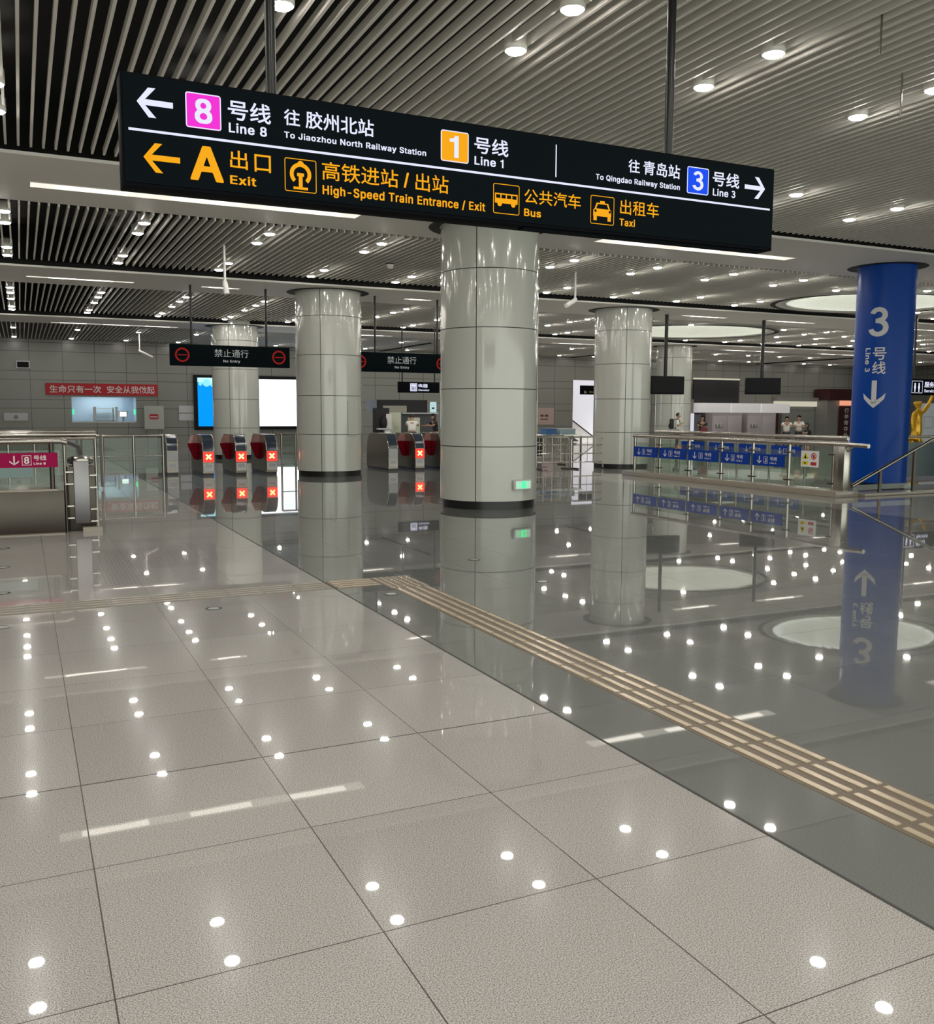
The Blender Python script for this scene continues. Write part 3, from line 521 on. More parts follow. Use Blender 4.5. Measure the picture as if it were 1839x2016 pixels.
bx, by, br = 16.6, 14.25, .58
t = thing('column', 'bright blue round column with a big white 3 and an arrow pointing down', 'column', (bx, by, 0))
MB().lathe([(br-.04, 0), (br-.04, .14), (.01, .14)], n=48).build('plinth', M['plinth'], t)
MB().lathe([(br, .14), (br, B1[2]+.2)], n=72).build('blue_cladding', M['blue_col'], t)
MB().lathe([(br+.01, B1[2]-.004), (br+.21, B1[2]-.004), (br+.21, B1[2]-.002)], n=56).build('ceiling_gap_ring', M['ring_dark'], t)
def on_blue(a_deg):
    a0 = math.radians(a_deg)
    return lambda u, v: ((br+.007)*math.cos(a0+u/br), (br+.007)*math.sin(a0+u/br), v)
def bend(mb, a_deg):
    """cut flat lettering into narrow strips and wrap it round the column"""
    for k in range(-14, 15):
        bmesh.ops.bisect_plane(mb.bm, geom=mb.bm.verts[:]+mb.bm.edges[:]+mb.bm.faces[:], plane_co=(k*.025, 0, 0), plane_no=(1, 0, 0))
    f_ = on_blue(a_deg)
    for v in mb.bm.verts: v.co = f_(v.co.x, v.co.z)
    return mb
flat = lambda u, v: (u, 0, v)
mb = MB()
add_text(mb, '3', -.195, .195, 3.18, 3.78, flat)
bend(mb, -151).build('number', M['lettering_grey'], t, False)
mb = MB(); fn = flat
add_rect(mb, -.05, .05, 1.80, 2.28, fn)
for sgn in (-1, 1):
    pts = [(0, 1.71), (sgn*.10, 1.795), (sgn*.20, 1.90), (sgn*.225, 2.02), (sgn*.125, 1.925), (0, 1.83)]
    if sgn > 0: add_shape(mb, pts, fn)
    else: add_shape(mb, pts[::-1], fn)
bend(mb, -153).build('arrow', M['lettering_grey'], t, False)
mb = MB()
add_text(mb, '号', -.13, .13, 2.70, 2.96, flat, .012)
add_text(mb, '线', -.13, .13, 2.41, 2.67, flat, .012)
bend(mb, -146).build('chinese_lettering', M['txt_white'], t, False)
mb = MB(); add_text(mb, 'Line 3', -2.95, -2.46, -.055, .055, lambda u, v: (v, 0, -u))
bend(mb, -169).build('english_lettering', M['txt_white'], t, False)

# exit sign fixed low on the large column
t = thing('exit_sign', 'small lit green running-man exit sign low on the large middle column', 'sign', (7.41, 13.40, .405))
t.rotation_euler = (0, 0, math.radians(14))
MB().box(-.19, .19, -.03, .02, -.085, .085).bevel(.008).build('case', M['gate_panel'], t)
mb = MB(); add_rect(mb, -.165, .165, -.062, .062, plane_y(-.0315)); mb.build('lit_face', M['pale_green'], t, False)
mb = MB(); fn = plane_y(-.033)
add_rect(mb, -.04, .075, -.058, .058, fn); add_arrow(mb, -.105, 0, .07, .05, fn); mb.build('pictogram', M['green_emit'], t, False)
mb = MB(); fn = plane_y(-.0345)
add_ring(mb, .03, .035, 0, .012, fn, 10)
for p in ([(.005, -.05), (.02, -.05), (.035, -.005), (.02, .0)], [(.02, 0), (.04, 0), (.04, .022), (.015, .022)], [(.035, -.005), (.06, -.03), (.066, -.02), (.045, .006)]): add_shape(mb, p, fn)
mb.build('running_figure', M['txt_white'], t, False)

# ------------------------------------------------------------------ the big hanging direction sign
YS = 5.3
t = thing('direction_sign', 'long black hanging direction sign with lit lettering for lines 8, 1 and 3', 'sign', (2.76, YS, 2.77))
ox, oz = 2.76, 2.77
sx0, sx1, sz0, sz1 = .535-ox, 4.98-ox, 0, 3.345-oz
MB().box(sx0, sx1, 0, .16, sz0, sz1).bevel(.006).build('casing', M['sign_black'], t)
mb = MB(); mb.box(sx0+.012, sx1-.012, -.006, .001, sz0+.02, sz1-.012); mb.box(sx0+2.4, sx1-.06, .02, .10, -.012, .002)
mb.build('face_panel', M['sign_navy'], t, False)
for x in (1.344, 4.093):
    p = MB(); p.tube([(x-ox, .08, sz1-.01), (x-ox, .08, 5.3-oz)], .030, 14)
    po = p.build('hanging_pole', M['steel_pole'], t)
    MB().tube([(x-ox, .08, Z1-.02-oz), (x-ox, .08, Z1+.06-oz)], .05, 14).build('pole_collar', M['steel'], po)
fn0 = plane_y(-.009); fn1 = plane_y(-.0115); fn2 = plane_y(-.014)
P = lambda f: (lambda u, v: f(u-ox, v-oz))
F0, F1, F2 = P(fn0), P(fn1), P(fn2)
mb = MB()
add_arrow(mb, .705, 3.200, .182, .15, F0); add_arrow(mb, 4.794, 3.195, .188, .15, F0, 180)
add_text(mb, '号线', 1.083, 1.318, 3.172, 3.276, F0, .014); add_text(mb, 'Line 8', 1.086, 1.294, 3.104, 3.154, F0, .026, True)
add_text(mb, '往', 1.391, 1.482, 3.182, 3.270, F0, .014); add_text(mb, '胶州北站', 1.514, 1.920, 3.180, 3.276, F0, .014)
add_text(mb, 'To Jiaozhou North Railway Station', 1.391, 2.249, 3.114, 3.147, F0, .026, True)
add_text(mb, '号线', 2.568, 2.804, 3.172, 3.270, F0, .014); add_text(mb, 'Line 1', 2.570, 2.770, 3.103, 3.153, F0, .026, True)
add_rect(mb, .569, 4.94, 3.050, 3.063, F0); add_rect(mb, 3.144, 3.152, 3.091, 3.290, F0)
add_text(mb, '往', 3.704, 3.796, 3.183, 3.268, F0, .014); add_text(mb, '青岛站', 3.825, 4.129, 3.182, 3.272, F0, .014)
add_text(mb, 'To Qingdao Railway Station', 3.450, 4.131, 3.110, 3.145, F0, .026, True)
add_text(mb, '号线', 4.411, 4.650, 3.172, 3.270, F0, .014); add_text(mb, 'Line 3', 4.416, 4.618, 3.105, 3.152, F0, .026, True)
mb.build('white_lettering', M['w_emit'], t, False)
mb = MB()
add_arrow(mb, .732, 2.923, .186, .15, F0)
add_text(mb, 'A', .877, 1.052, 2.832, 3.014, F0, .045)
add_text(mb, '出', 1.089, 1.185, 2.915, 3.012, F0, .008); add_text(mb, '口', 1.222, 1.313, 2.912, 3.005, F0, .008)
add_text(mb, 'Exit', 1.087, 1.230, 2.832, 2.878, F0, .026, True)
add_text(mb, '高铁进站', 1.606, 2.070, 2.910, 3.012, F0, .006); add_text(mb, '/', 2.105, 2.138, 2.917, 3.005, F0, .005)
add_text(mb, '出站', 2.180, 2.396, 2.909, 3.012, F0, .006)
add_text(mb, 'High-Speed Train Entrance / Exit', 1.608, 2.645, 2.830, 2.880, F0, .02, True)
add_text(mb, '公共汽车', 2.919, 3.338, 2.908, 2.998, F0, .006); add_text(mb, 'Bus', 2.919, 3.042, 2.829, 2.875, F0, .02, True)
add_text(mb, '出租车', 3.645, 3.959, 2.908, 3.004, F0, .006); add_text(mb, 'Taxi', 3.642, 3.767, 2.833, 2.879, F0, .02, True)
for u0, u1 in ((1.390, 1.573), (2.700, 2.885), (3.413, 3.598)): add_frame(mb, u0, u1, 2.827, 3.008, .0045, F0, .012)
# railway emblem in the first icon frame: an arch over a rail section
cu, cv = 1.481, 2.917
add_ring(mb, cu, cv+.008, .040, .062, F0, 24, -48, 228)
add_shape(mb, [(cu-.030, cv+.052), (cu+.030, cv+.052), (cu+.012, cv+.076), (cu, cv+.082), (cu-.012, cv+.076)], F1)
for p in ((-.020, .020, -.004, .014), (-.011, .011, -.062, -.004), (-.042, .042, -.076, -.062)):
    add_rect(mb, cu+p[0], cu+p[1], cv+p[2], cv+p[3], F0)
# bus
cu, cv = 2.792, 2.917
add_rect(mb, cu-.080, cu+.080, cv-.026, cv+.004, F0); add_rect(mb, cu-.080, cu+.080, cv+.026, cv+.034, F0)
for k in range(5): add_rect(mb, cu-.080+k*.038, cu-.072+k*.038, cv+.004, cv+.026, F0)
for d in (-.048, .048): add_ring(mb, cu+d, cv-.030, 0, .016, F1, 14)
# taxi
cu, cv = 3.505, 2.912
add_shape(mb, [(cu-.070, cv-.034), (cu+.070, cv-.034), (cu+.070, cv+.004), (cu+.060, cv+.014), (cu-.060, cv+.014), (cu-.070, cv+.004)], F0)
for s in (-1, 1):
    q = [(s*.060, .012), (s*.050, .012), (s*.036, .040), (s*.046, .050)]
    add_shape(mb, [(cu+a, cv+b) for a, b in (q if s > 0 else q[::-1])], F0)
    add_rect(mb, cu+s*.055-.013, cu+s*.055+.013, cv-.062, cv-.034, F0)
add_rect(mb, cu-.046, cu+.046, cv+.043, cv+.051, F0); add_rect(mb, cu-.018, cu+.018, cv+.051, cv+.064, F0)
mb.build('amber_lettering', M['y_emit'], t, False)
for s in (-1, 1):
    mb = MB(); add_ring(mb, 3.505+s*.056, 2.910, 0, .009, F2, 12); mb.build('taxi_headlight', M['sign_black'], t, False)
for nm, u0, u1, v0, v1, m, d, e in (('line_eight_badge', .860, 1.046, 3.102, 3.284, 'pink_emit', '8', (.907, .999)),
                                    ('line_one_badge', 2.344, 2.529, 3.100, 3.281, 'amber_emit', '1', (2.402, 2.462)),
                                    ('line_three_badge', 4.189, 4.375, 3.098, 3.277, 'blue_emit', '3', (4.236, 4.330))):
    mb = MB(); add_shape(mb, rrect(u0, u1, v0, v1, .014), F0); bo = mb.build(nm, M[m], t, False)
    mb = MB(); add_frame(mb, u0, u1, v0, v1, .006, F1, .014); add_text(mb, d, e[0], e[1], (v0+v1)/2-.064, (v0+v1)/2+.064, F1, .042)
    mb.build('badge_number', M['w_emit'], bo, False)

# ------------------------------------------------------------------ ceiling lights
def downlight(loc, label, group):
    t = thing('downlight', label, 'ceiling light', loc, 0, group)
    MB().lathe([(.077, .0), (.092, -.012), (.10, .0), (.10, .13), (.05, .16)], n=24).build('housing', M['housing'], t)
    mb = MB(); mb.lathe([(.001, -.027), (.070, -.027), (.077, -.021), (.077, .004)], n=24); mb.build('diffuser', M['lens'], t)
    return t
LR = [ # row position, height, first column, how many, where that row is
    (6.41, Z1-.012, 0, 5, 'the front row over the big sign', 0), (7.32, Z1-.012, 0, 5, 'the second row over the big sign', 0),
    (10.2, Z1-.012, 0, 7, 'the third row, before the first beam', 0), (11.1, Z1-.012, 0, 7, 'the row right before the first beam', 0),
    (16.05, Z2-.012, 0, 12, 'the row right behind the first beam', .0), (17.0, Z2-.012, 0, 12, 'the second row behind the first beam', .0),
    (19.5, Z2-.012, 0, 14, 'the third row behind the first beam', .10), (20.5, Z2-.012, 0, 15, 'the row right before the second beam', .10),
    (24.95, Z3-.012, 0, 19, 'the row right behind the second beam', .0), (26.0, Z3-.012, 0, 19, 'the second row behind the second beam', .0),
    (27.4, Z3-.012, 0, 20, 'the third row behind the second beam', .0), (29.4, Z3-.012, 0, 21, 'the fourth row behind the second beam', .0),
    (30.3, Z3-.012, 0, 21, 'the row right before the third beam', .0), (35.6, Z4-.012, 0, 23, 'the row behind the third beam', .0),
    (40.0, Z4-.012, 0, 23, 'the last row along the far wall', .0)]
SKY = [(21.2, 18.75, 2.75, 2.2), (22.0, 27.4, 3.2, 2.75)]
def in_sky(x, y): return any(((x-a)/(rx+.2))**2+((y-b)/(ry+.2))**2 < 1 for a, b, rx, ry in SKY)
first = None
COLS = [(7.2, 14.22), (6.98, 22.62), (15.7, 22.5), (6.55, 31.7), (25.1, 32.2), (16.6, 14.25)]
for y, z, k0, n, where, dr in LR:
    for k in range(k0, k0+n):
        x = GX[k]; yy = y + dr*(k/4.0 if k < 5 else 1)*.9
        if in_sky(x, yy) or any(math.hypot(x-a, yy-b) < 1.05 for a, b in COLS): continue
        lab = 'round white downlight, %s from the left in %s' % (ORD[k], where)
        if first is None: first = downlight((x, yy, z), lab, 'round downlights in the slatted ceiling')
        else: dup(first, (x, yy, z), label=lab)
def strip(x0, x1, y, z, label, wd=.15):
    t = thing('strip_light', label, 'ceiling light', ((x0+x1)/2, y, z), 0, 'strip lights in the plaster beams')
    h = (x1-x0)/2
    mb = MB(); mb.box(-h-.02, h+.02, -wd-.02, -wd, -.006, .01); mb.box(-h-.02, h+.02, wd, wd+.02, -.006, .01)
    mb.box(-h-.02, -h, -wd, wd, -.006, .01); mb.box(h, h+.02, -wd, wd, -.006, .01)
    mb.build('trim_frame', M['beam'], t, False)
    MB().box(-h, h, -wd, wd, -.004, .008).build('diffuser', M['tube_dim'], t, False)
    n = max(1, round((x1-x0)/1.55)); p = (x1-x0)/n
    for i in range(n): MB().box(-h+p*i+p*.2, -h+p*i+p*.8, -wd*.55, wd*.55, -.012, -.003).build('lamp_tube', M['tube'], t, False)
for i, (a, b) in enumerate(((-8.9, -4.4), (.25, 4.93), (9.43, 13.96), (18.8, 23.3))):
    strip(a, b, 14.34, B1[2], 'long strip light in the first plaster beam, %s' % ['out to the left', 'left of the large column', 'right of the large column', 'right of the blue column'][i])
for i, (a, b) in enumerate(((.24, 2.46), (3.97, 4.85), (9.1, 9.85), (11.6, 13.0), (18.06, 19.74), (21.4, 23.4), (27.0, 30.0))):
    strip(a, b, 22.85, B2[2], 'strip light in the second plaster beam, %s from the left' % ORD[i], .08)
for i, (a, b) in enumerate(((1.0, 4.9), (9.0, 12.6), (14.5, 17.5), (19.5, 23.0), (28.2, 31.6), (34.0, 38.0))):
    strip(a, b, 32.9, B3[2], 'strip light in the third plaster beam, %s from the left' % ORD[i], .08)
for (x, y, rx, ry), z, lab in zip(SKY, (Z2, Z3), ('large glowing oval ceiling dome beside the top of the blue column', 'farther glowing oval ceiling dome behind the white column on the right')):
    t = thing('ceiling_dome', lab, 'ceiling light', (x, y, z))
    mt = Matrix.Diagonal((rx, ry, 1, 1))
    MB().lathe([(1.0, -.02), (1.0, .35), (.86, .35), (.86, .04), (.98, -.012), (1, -.02)], n=64).xform(mt).build('rim', M['beam'], t)
    MB().lathe([(.98, -.021), (1.035, -.021), (1.035, -.016), (.98, -.016)], n=64).xform(mt).build('shadow_gap', M['ring_dark'], t)
    MB().lathe([(.87, .03), (.6, .06), (.001, .08)], n=64).xform(mt).build('lit_dome', M['skylight'], t)

# ------------------------------------------------------------------ tactile paving
def tactile(label, x0, x1, y0, y1, along_y, bar, base):
    t = thing('tactile_paving', label, 'tactile paving', ((x0+x1)/2, (y0+y1)/2, 0), 0, 'tactile paving strips')
    cx, cy = (x0+x1)/2, (y0+y1)/2
    MB().box(x0-cx, x1-cx, y0-cy, y1-cy, -.01, .002).build('base', base, t, False)
    mb = MB(); L = (y1-y0) if along_y else (x1-x0); n = round(L/.32)
    for i in range(n):
        a = i*L/n+.02; b = (i+1)*L/n-.012
        for j in range(4):
            q = .022 + j*((x1-x0 if along_y else y1-y0)-.044-.034)/3
            if along_y: mb.box(x0-cx+q, x0-cx+q+.034, y0-cy+a, y0-cy+b, .001, .0065)
            else: mb.box(x0-cx+a, x0-cx+b, y0-cy+q, y0-cy+q+.034, .001, .0065)
    o = mb.build('guide_bars', bar, t, False)
tactile('tactile strip with pale metal bars running toward the viewer across dark floor', 2.985, 3.33, -3, 7.78, True, M['tactile_bar'], M['tactile_base'])
tactile('faint stone tactile strip crossing the light floor to the left', -6, 2.49, 8.0, 8.36, False, M['tactile_stone'], mat('tactile_groove', (.20, .18, .15), .4))
tactile('short tactile strip joining the studded corner to the light floor', 2.52, 2.96, 8.0, 8.36, False, M['tactile_bar'], M['tactile_base'])
t = thing('tactile_paving', 'studded corner block where the two tactile strips meet', 'tactile paving', (3.16, 8.08, 0), 0, 'tactile paving strips')
MB().box(-.19, .19, -.29, .29, -.01, .002).build('base', M['tactile_base'], t, False)
mb = MB()
for i in range(6):
    for j in range(9): mb.lathe([(.014, .001), (.012, .006), (.001, .0065)], (-.155+i*.062, -.255+j*.064, 0), 8)
mb.build('studded_surface', M['tactile_bar'], t, False)['kind'] = 'stuff'

# ------------------------------------------------------------------ round floor stickers
def sticker(x, y, label):
    t = thing('floor_sticker', label, 'floor sticker', (x, y, .0005), 0, 'round stickers on the floor')
    MB().lathe([(.045, 0), (.045, .0015), (.068, .0015), (.068, 0)], n=28).build('dark_ring', M['sticker'], t, False)
    MB().lathe([(.001, .0012), (.046, .0012)], n=28).build('centre', M['sticker_w'], t, False)
sticker(1.35, 7.59, 'round dark sticker on light floor just below the faint tactile strip')
for (x, y), w_ in zip(((-.19, 7.56), (-.21, 8.99), (-.23, 10.49), (-.245, 11.93)), ('nearest', 'second nearest', 'third nearest', 'farthest')):
    sticker(x, y, 'round dark sticker at the left edge of the picture, %s of four' % w_)
sticker(2.88, 7.57, 'round dark sticker on dark floor below the studded tactile corner')
sticker(4.40, 7.54, 'round dark sticker on dark floor in front of the large column')
sticker(4.38, 8.98, 'round dark sticker in the reflection of the large column')

# ------------------------------------------------------------------ hanging signs over the gates
def ring_no_entry(mb, u, v, fn):
    add_ring(mb, u, v, .125, .165, fn, 28); add_rect(mb, u-.10, u+.10, v-.012, v+.012, fn)
def no_entry(label, x0, x1, z0, poles):
    y = 22.6; h = .49
    t = thing('no_entry_sign', label, 'sign', (x0, y, z0), 0, 'no entry signs over the gates'); W = x1-x0
    MB().box(0, W, 0, .14, 0, h).bevel(.006).build('casing', M['sign_navy'], t)
    fn = plane_y(-.004); mb = MB()
    ring_no_entry(mb, .27, h/2, fn); ring_no_entry(mb, W-.27, h/2, fn); mb.build('prohibition_rings', M['ring_red'], t, False)
    mb = MB(); add_text(mb, '禁止通行', W/2-.40, W/2+.40, .215, .40, fn, .0); add_text(mb, 'No Entry', W/2-.20, W/2+.20, .095, .155, fn, .0, True)
    mb.build('lettering', M['txt_dim'], t, False)
    for p in poles: MB().tube([(p-x0, .07, h-.01), (p-x0, .07, B2[2]+.05-z0)], .028, 10).build('hanging_pole', M['steel_pole'], t)
no_entry('left black hanging no entry sign, over the gates left of the white column', 3.18, 5.99, 2.64, (3.68, 5.44))
no_entry('right black hanging no entry sign, between the white column and the large column', 7.52, 10.33, 2.60, (8.22, 9.95))
t = thing('elevator_sign', 'small black hanging elevator sign with a white lift pictogram', 'sign', (11.73, 30, 2.24))
MB().box(0, 1.52, 0, .12, 0, .37).bevel(.005).build('casing', M['sign_black'], t)
fn, fnb = plane_y(-.004), plane_y(-.007); mb = MB()
add_rect(mb, .42, .68, .05, .32, fn)
add_text(mb, '电梯', .73, 1.07, .17, .31, fn, .02); add_text(mb, 'Elevator', .73, 1.14, .06, .125, fn, .02, True); mb.build('white_lettering', M['w_emit'], t, False)
mb = MB(); add_frame(mb, .45, .65, .07, .30, .01, fnb)
for u in (.50, .55, .60): add_ring(mb, u, .20, 0, .016, fnb, 10); add_rect(mb, u-.013, u+.013, .10, .18, fnb)
mb.build('pictogram', M['sign_black'], t, False)
for p in (.15, 1.36): MB().tube([(p, .06, .36), (p, .06, Z3+.05-2.24)], .025, 8).build('hanging_pole', M['steel_pole'], t)
t = thing('service_sign', 'dark hanging service sign with a lit washroom pictogram at the right edge', 'sign', (24.45, 20.3, 2.17))
MB().box(0, 3.2, 0, .12, 0, .5).bevel(.005).build('casing', M['sign_black'], t)
mb = MB(); add_frame(mb, .52, 1.0, .06, .44, .015, fn)
for u in (.66, .84): add_ring(mb, u, .34, 0, .035, fn, 12); add_rect(mb, u-.04, u+.04, .20, .30, fn); add_rect(mb, u-.025, u+.025, .10, .20, fn)
add_text(mb, '服务', 1.08, 1.52, .24, .42, fn, .02); add_text(mb, 'Service', 1.08, 1.62, .09, .18, fn, .02, True); mb.build('lettering', M['w_emit'], t, False)
for p in (.65, 2.6): MB().tube([(p, .06, .49), (p, .06, Z2+.05-2.17)], .035, 8).build('hanging_pole', M['steel_pole'], t)
t = thing('exit_direction_sign', 'black hanging sign with two arrows in front of the bright escalator hall', 'sign', (26.0, 40.9, 2.5))
MB().box(0, 1.6, 0, .1, 0, .46).build('casing', M['sign_black'], t, False)
mb = MB(); fn = plane_y(-.004); add_arrow(mb, .28, .12, .16, .14, fn); add_arrow(mb, 1.24, .12, .16, .14, fn, -90); mb.build('arrows', M['txt_dim'], t, False)
mb = MB(); add_rect(mb, .5, .95, .09, .16, fn); mb.build('yellow_bar', mat('dim_olive', (.16, .15, .02), .5), t, False)
MB().tube([(.95, .05, .45), (.95, .05, 1.97)], .03, 8).build('hanging_pole', M['steel_pole'], t)

# ------------------------------------------------------------------ fare gates
def gate(x, y, label, cross=True, left_flap=True):
    t = thing('fare_gate', label, 'fare gate', (x, y, 0), 0, 'fare gates in a row')
    W, L = .135, 1.75
    prof = [(.0, .06), (0, .60), (.03, .72), (.09, .84), (.18, .94), (.30, .99), (1.45, .99), (1.57, .94), (1.66, .84), (1.72, .72), (1.75, .60), (1.75, .06)]
    MB().prism([(-W, a, b) for a, b in prof], (2*W, 0, 0)).build('body', M['gate_body'], t, False)
    MB().box(-W+.01, W-.01, .02, L-.02, 0, .06).build('base', M['plinth'], t, False)
    sc = MB(); pts = prof[1:6]
    for (a0, b0), (a1, b1) in zip(pts, pts[1:]):
        sc.poly([(-W+.02, a0-.004, b0+.004), (W-.02, a0-.004, b0+.004), (W-.02, a1-.004, b1+.004), (-W+.02, a1-.004, b1+.004)])
    sc.build('display_panel', M['gate_screen'], t)
    ed = MB()
    for s in (-1, 1): ed.tube([(s*W, a-.003, b) for a, b in prof[1:7]], .012, 6)
    ed.build('edge_trim', M['steel'], t)
    if cross:
        MB().box(-W+.005, W-.005, -.008, .002, .335, .585).build('indicator', M['x_red'], t, False)
        mb = MB()
        for d in (45, -45):
            c_, s_ = math.cos(math.radians(d)), math.sin(math.radians(d)); q = []
            for a, b in ((-.085, -.020), (.085, -.020), (.085, .020), (-.085, .020)): q.append((a*c_-b*s_, -.010-.0006*(d > 0), .465+a*s_+b*c_))
            mb.poly(q)
        mb.build('cross', M['x_yellow'], t, False)
    else: MB().box(-W+.005, W-.005, -.006, .002, .335, .585).build('indicator', M['gate_grey'], t, False)
    mb = MB().box(-W+.012, W-.012, -.010, .002, .11, .30); po = mb.build('ticket_panel', M['gate_panel'], t, False)
    MB().box(-W+.055, W-.055, -.013, -.008, .20, .28).build('scanner_window', M['gate_grey'], po, False)
    for s in ((-1, 1) if left_flap else (1,)):
        e = .245 if s < 0 else .12
        fl = [(s*W, .72, .78), (s*(W+e), .72, .78), (s*(W+e*.95), .72, .70), (s*(W+e*.45), .72, .40), (s*(W+e*.25), .72, .36), (s*W, .72, .36)]
        MB().prism(fl, (0, .03, 0)).build('flap', M['flap_red'], t, False)
        hs = [(s*W, .42, .78), (s*W, 1.1, .78), (s*W, 1.0, .40), (s*W, .55, .40)]
        MB().prism(hs, (s*.012, 0, 0)).build('flap_housing', M['flap_red'], t, False)
        if s < 0: MB().prism([(s*W, .74, .79), (s*(W+e*.98), .74, .79), (s*(W+e*.6), .74, .99), (s*W, .74, .99)], (0, .01, 0)).build('upper_flap', M['glass_red'], t, False)
    return t
gate(3.36, 24.0, 'fare gate with unlit grey front panel, leftmost of the left group', False, False)
gate(4.13, 23.4, 'fare gate with lit red cross, second from the left, below the blue screen')
gate(4.93, 23.4, 'fare gate with lit red cross, third from the left')
gate(5.70, 23.4, 'fare gate with lit red cross, nearest to the white column on its left')
gate(9.02, 23.5, 'fare gate with unlit grey front panel right of the white column', False, False)
gate(9.80, 23.5, 'fare gate with glowing orange cross between the two white columns')
gate(10.58, 23.5, 'fare gate half hidden behind the large middle column')

# ------------------------------------------------------------------ railings
def railing(name, label, loc, pts_posts, h, rails, glass=None, rr=.028, pr=.028, rz=0, group=None, sq=False):
    """posts at pts (local x, y); rails: list of (height, radius)"""
    t = thing(name, label, 'railing', loc, rz, group)
    for x, y in pts_posts:
        mb = MB()
        if sq: mb.box(x-pr, x+pr, y-pr*.6, y+pr*.6, 0, h)
        else: mb.tube([(x, y, 0), (x, y, h)], pr, 10)
        mb.build('post', M['steel'], t)
    for z, r in rails:
        MB().tube([(pts_posts[0][0], pts_posts[0][1], z), (pts_posts[-1][0], pts_posts[-1][1], z)], r, 12).build('rail', M['steel'], t)
    if glass:
        for (x0, y0), (x1, y1) in zip(pts_posts, pts_posts[1:]):
            d = Vector((x1-x0, y1-y0, 0)); d.normalize(); g = d*.04; nrm = Vector((-d.y, d.x, 0))*.005
            a, b = Vector((x0, y0, 0))+g, Vector((x1, y1, 0))-g
            q = [a-nrm, b-nrm, b+nrm, a+nrm]
            MB().prism([(p.x, p.y, glass[0]) for p in q], (0, 0, glass[1]-glass[0])).build('glass_pane', M['glass'], t, False)
    return t
# right stairwell: glass balustrade with the blue line 3 signs
PY = [19.72, 18.68, 17.56, 16.43, 15.43, 14.38, 13.22]
t = railing('stair_railing', 'steel and glass stair railing carrying five blue line 3 signs', (14.2, 0, 0), [(0, y) for y in PY], .98, [], (.14, .84), pr=.038)
for zz, nm in ((1.0, 'handrail'),):
    MB().tube([(0, 19.78, zz), (0, 12.75, zz), (.02, 12.42, zz-.01)], .042, 14).build(nm, M['steel'], t)
MB().tube([(0, 12.72, .98), (0, 12.9, .86)], .012, 8).build('handrail_bracket', M['steel'], t)
mb = MB()
for y in PY[1:]: mb.cbox((-.02, y, .24), (.09, .16, .025)); mb.cbox((-.02, y, .80), (.09, .14, .025))
mb.build('glass_clamps', M['steel_dark'], t, False)
MB().box(-.09, .09, 12.88, 13.12, 0, .97).bevel(.01).build('end_panel', M['steel'], t)
MB().box(-.30, .30, 12.85, 19.85, 0, .12).bevel(.01).build('curb', M['stone_curb'], t)
WHO = ['farthest', 'second farthest', 'middle', 'second nearest', 'nearest']
for i, (a, b) in enumerate(((19.68, 18.72), (18.63, 17.60), (17.52, 16.48), (16.38, 15.48), (15.38, 14.46))):
    s = thing('line_sign', 'blue line 3 arrow sign on the stair railing, %s of five' % WHO[i], 'sign', (14.155, a, .485), 0, 'blue line 3 signs on the stair railing')
    W = a-b; MB().box(-.012, .008, -W, 0, 0, .25).build('panel', M['rail_blue'], s, False)
    fn = plane_x(-.014); mb = MB(); k = W/1.0
    add_arrow(mb, .22*k, .125, .16, .13, fn, 90, .16); add_frame(mb, .36*k, .49*k, .055, .195, .008, fn); add_text(mb, '3', .395*k, .455*k, .08, .17, fn, .02)
    add_text(mb, '号线', .56*k, .78*k, .12, .20, fn, .01); add_text(mb, 'Line 3', .56*k, .76*k, .055, .09, fn, .01, True)
    mb.build('lettering', M['txt_white'], s, False)
s = thing('warning_sign', 'white safety sign with yellow triangle and red circle on the stair railing glass', 'sign', (14.165, 14.02, .53))
MB().box(-.006, .006, -.46, 0, 0, .32).build('panel', M['white_paint'], s, False)
fn, fnb = plane_x(-.0085), plane_x(-.011)
mb = MB(); add_shape(mb, [(.03, .155), (.205, .155), (.1175, .29)], fn); add_rect(mb, .04, .19, .04, .11, fn); mb.build('yellow_marks', M['yellow'], s, False)
mb = MB(); add_shape(mb, [(.09, .17), (.15, .17), (.12, .25)], fnb); add_ring(mb, .115, .075, 0, .02, fnb, 10); mb.build('black_marks', M['sign_black'], s, False)
mb = MB(); add_ring(mb, .335, .215, .05, .068, fn, 24); add_shape(mb, [(.29, .245), (.30, .26), (.385, .185), (.375, .17)], fnb); add_rect(mb, .26, .41, .035, .10, fn); add_rect(mb, .31, .36, .18, .24, fn); mb.build('red_marks', M['red'], s, False)
# front of the stairwell and its sloping handrail
t = thing('stair_railing', 'sloping steel handrail rising to the right in front of the blue column', 'railing', (14.3, 12.92, 0))
MB().tube([(.08, 0, .20), (2.75, 0, 1.28)], .035, 12).build('handrail', M['steel'], t)
for x in (.84, 1.78): MB().box(x-.03, x+.03, -.02, .02, 0, .19+x*.404).build('post', M['steel_dark'], t, False)
MB().box(.12, 1.75, .0, .01, .12, .22).build('glass_pane', M['glass'], t, False)
MB().box(.32, 4.5, -.12, .3, 0, .06).bevel(.01).build('curb', M['stone_curb'], t)
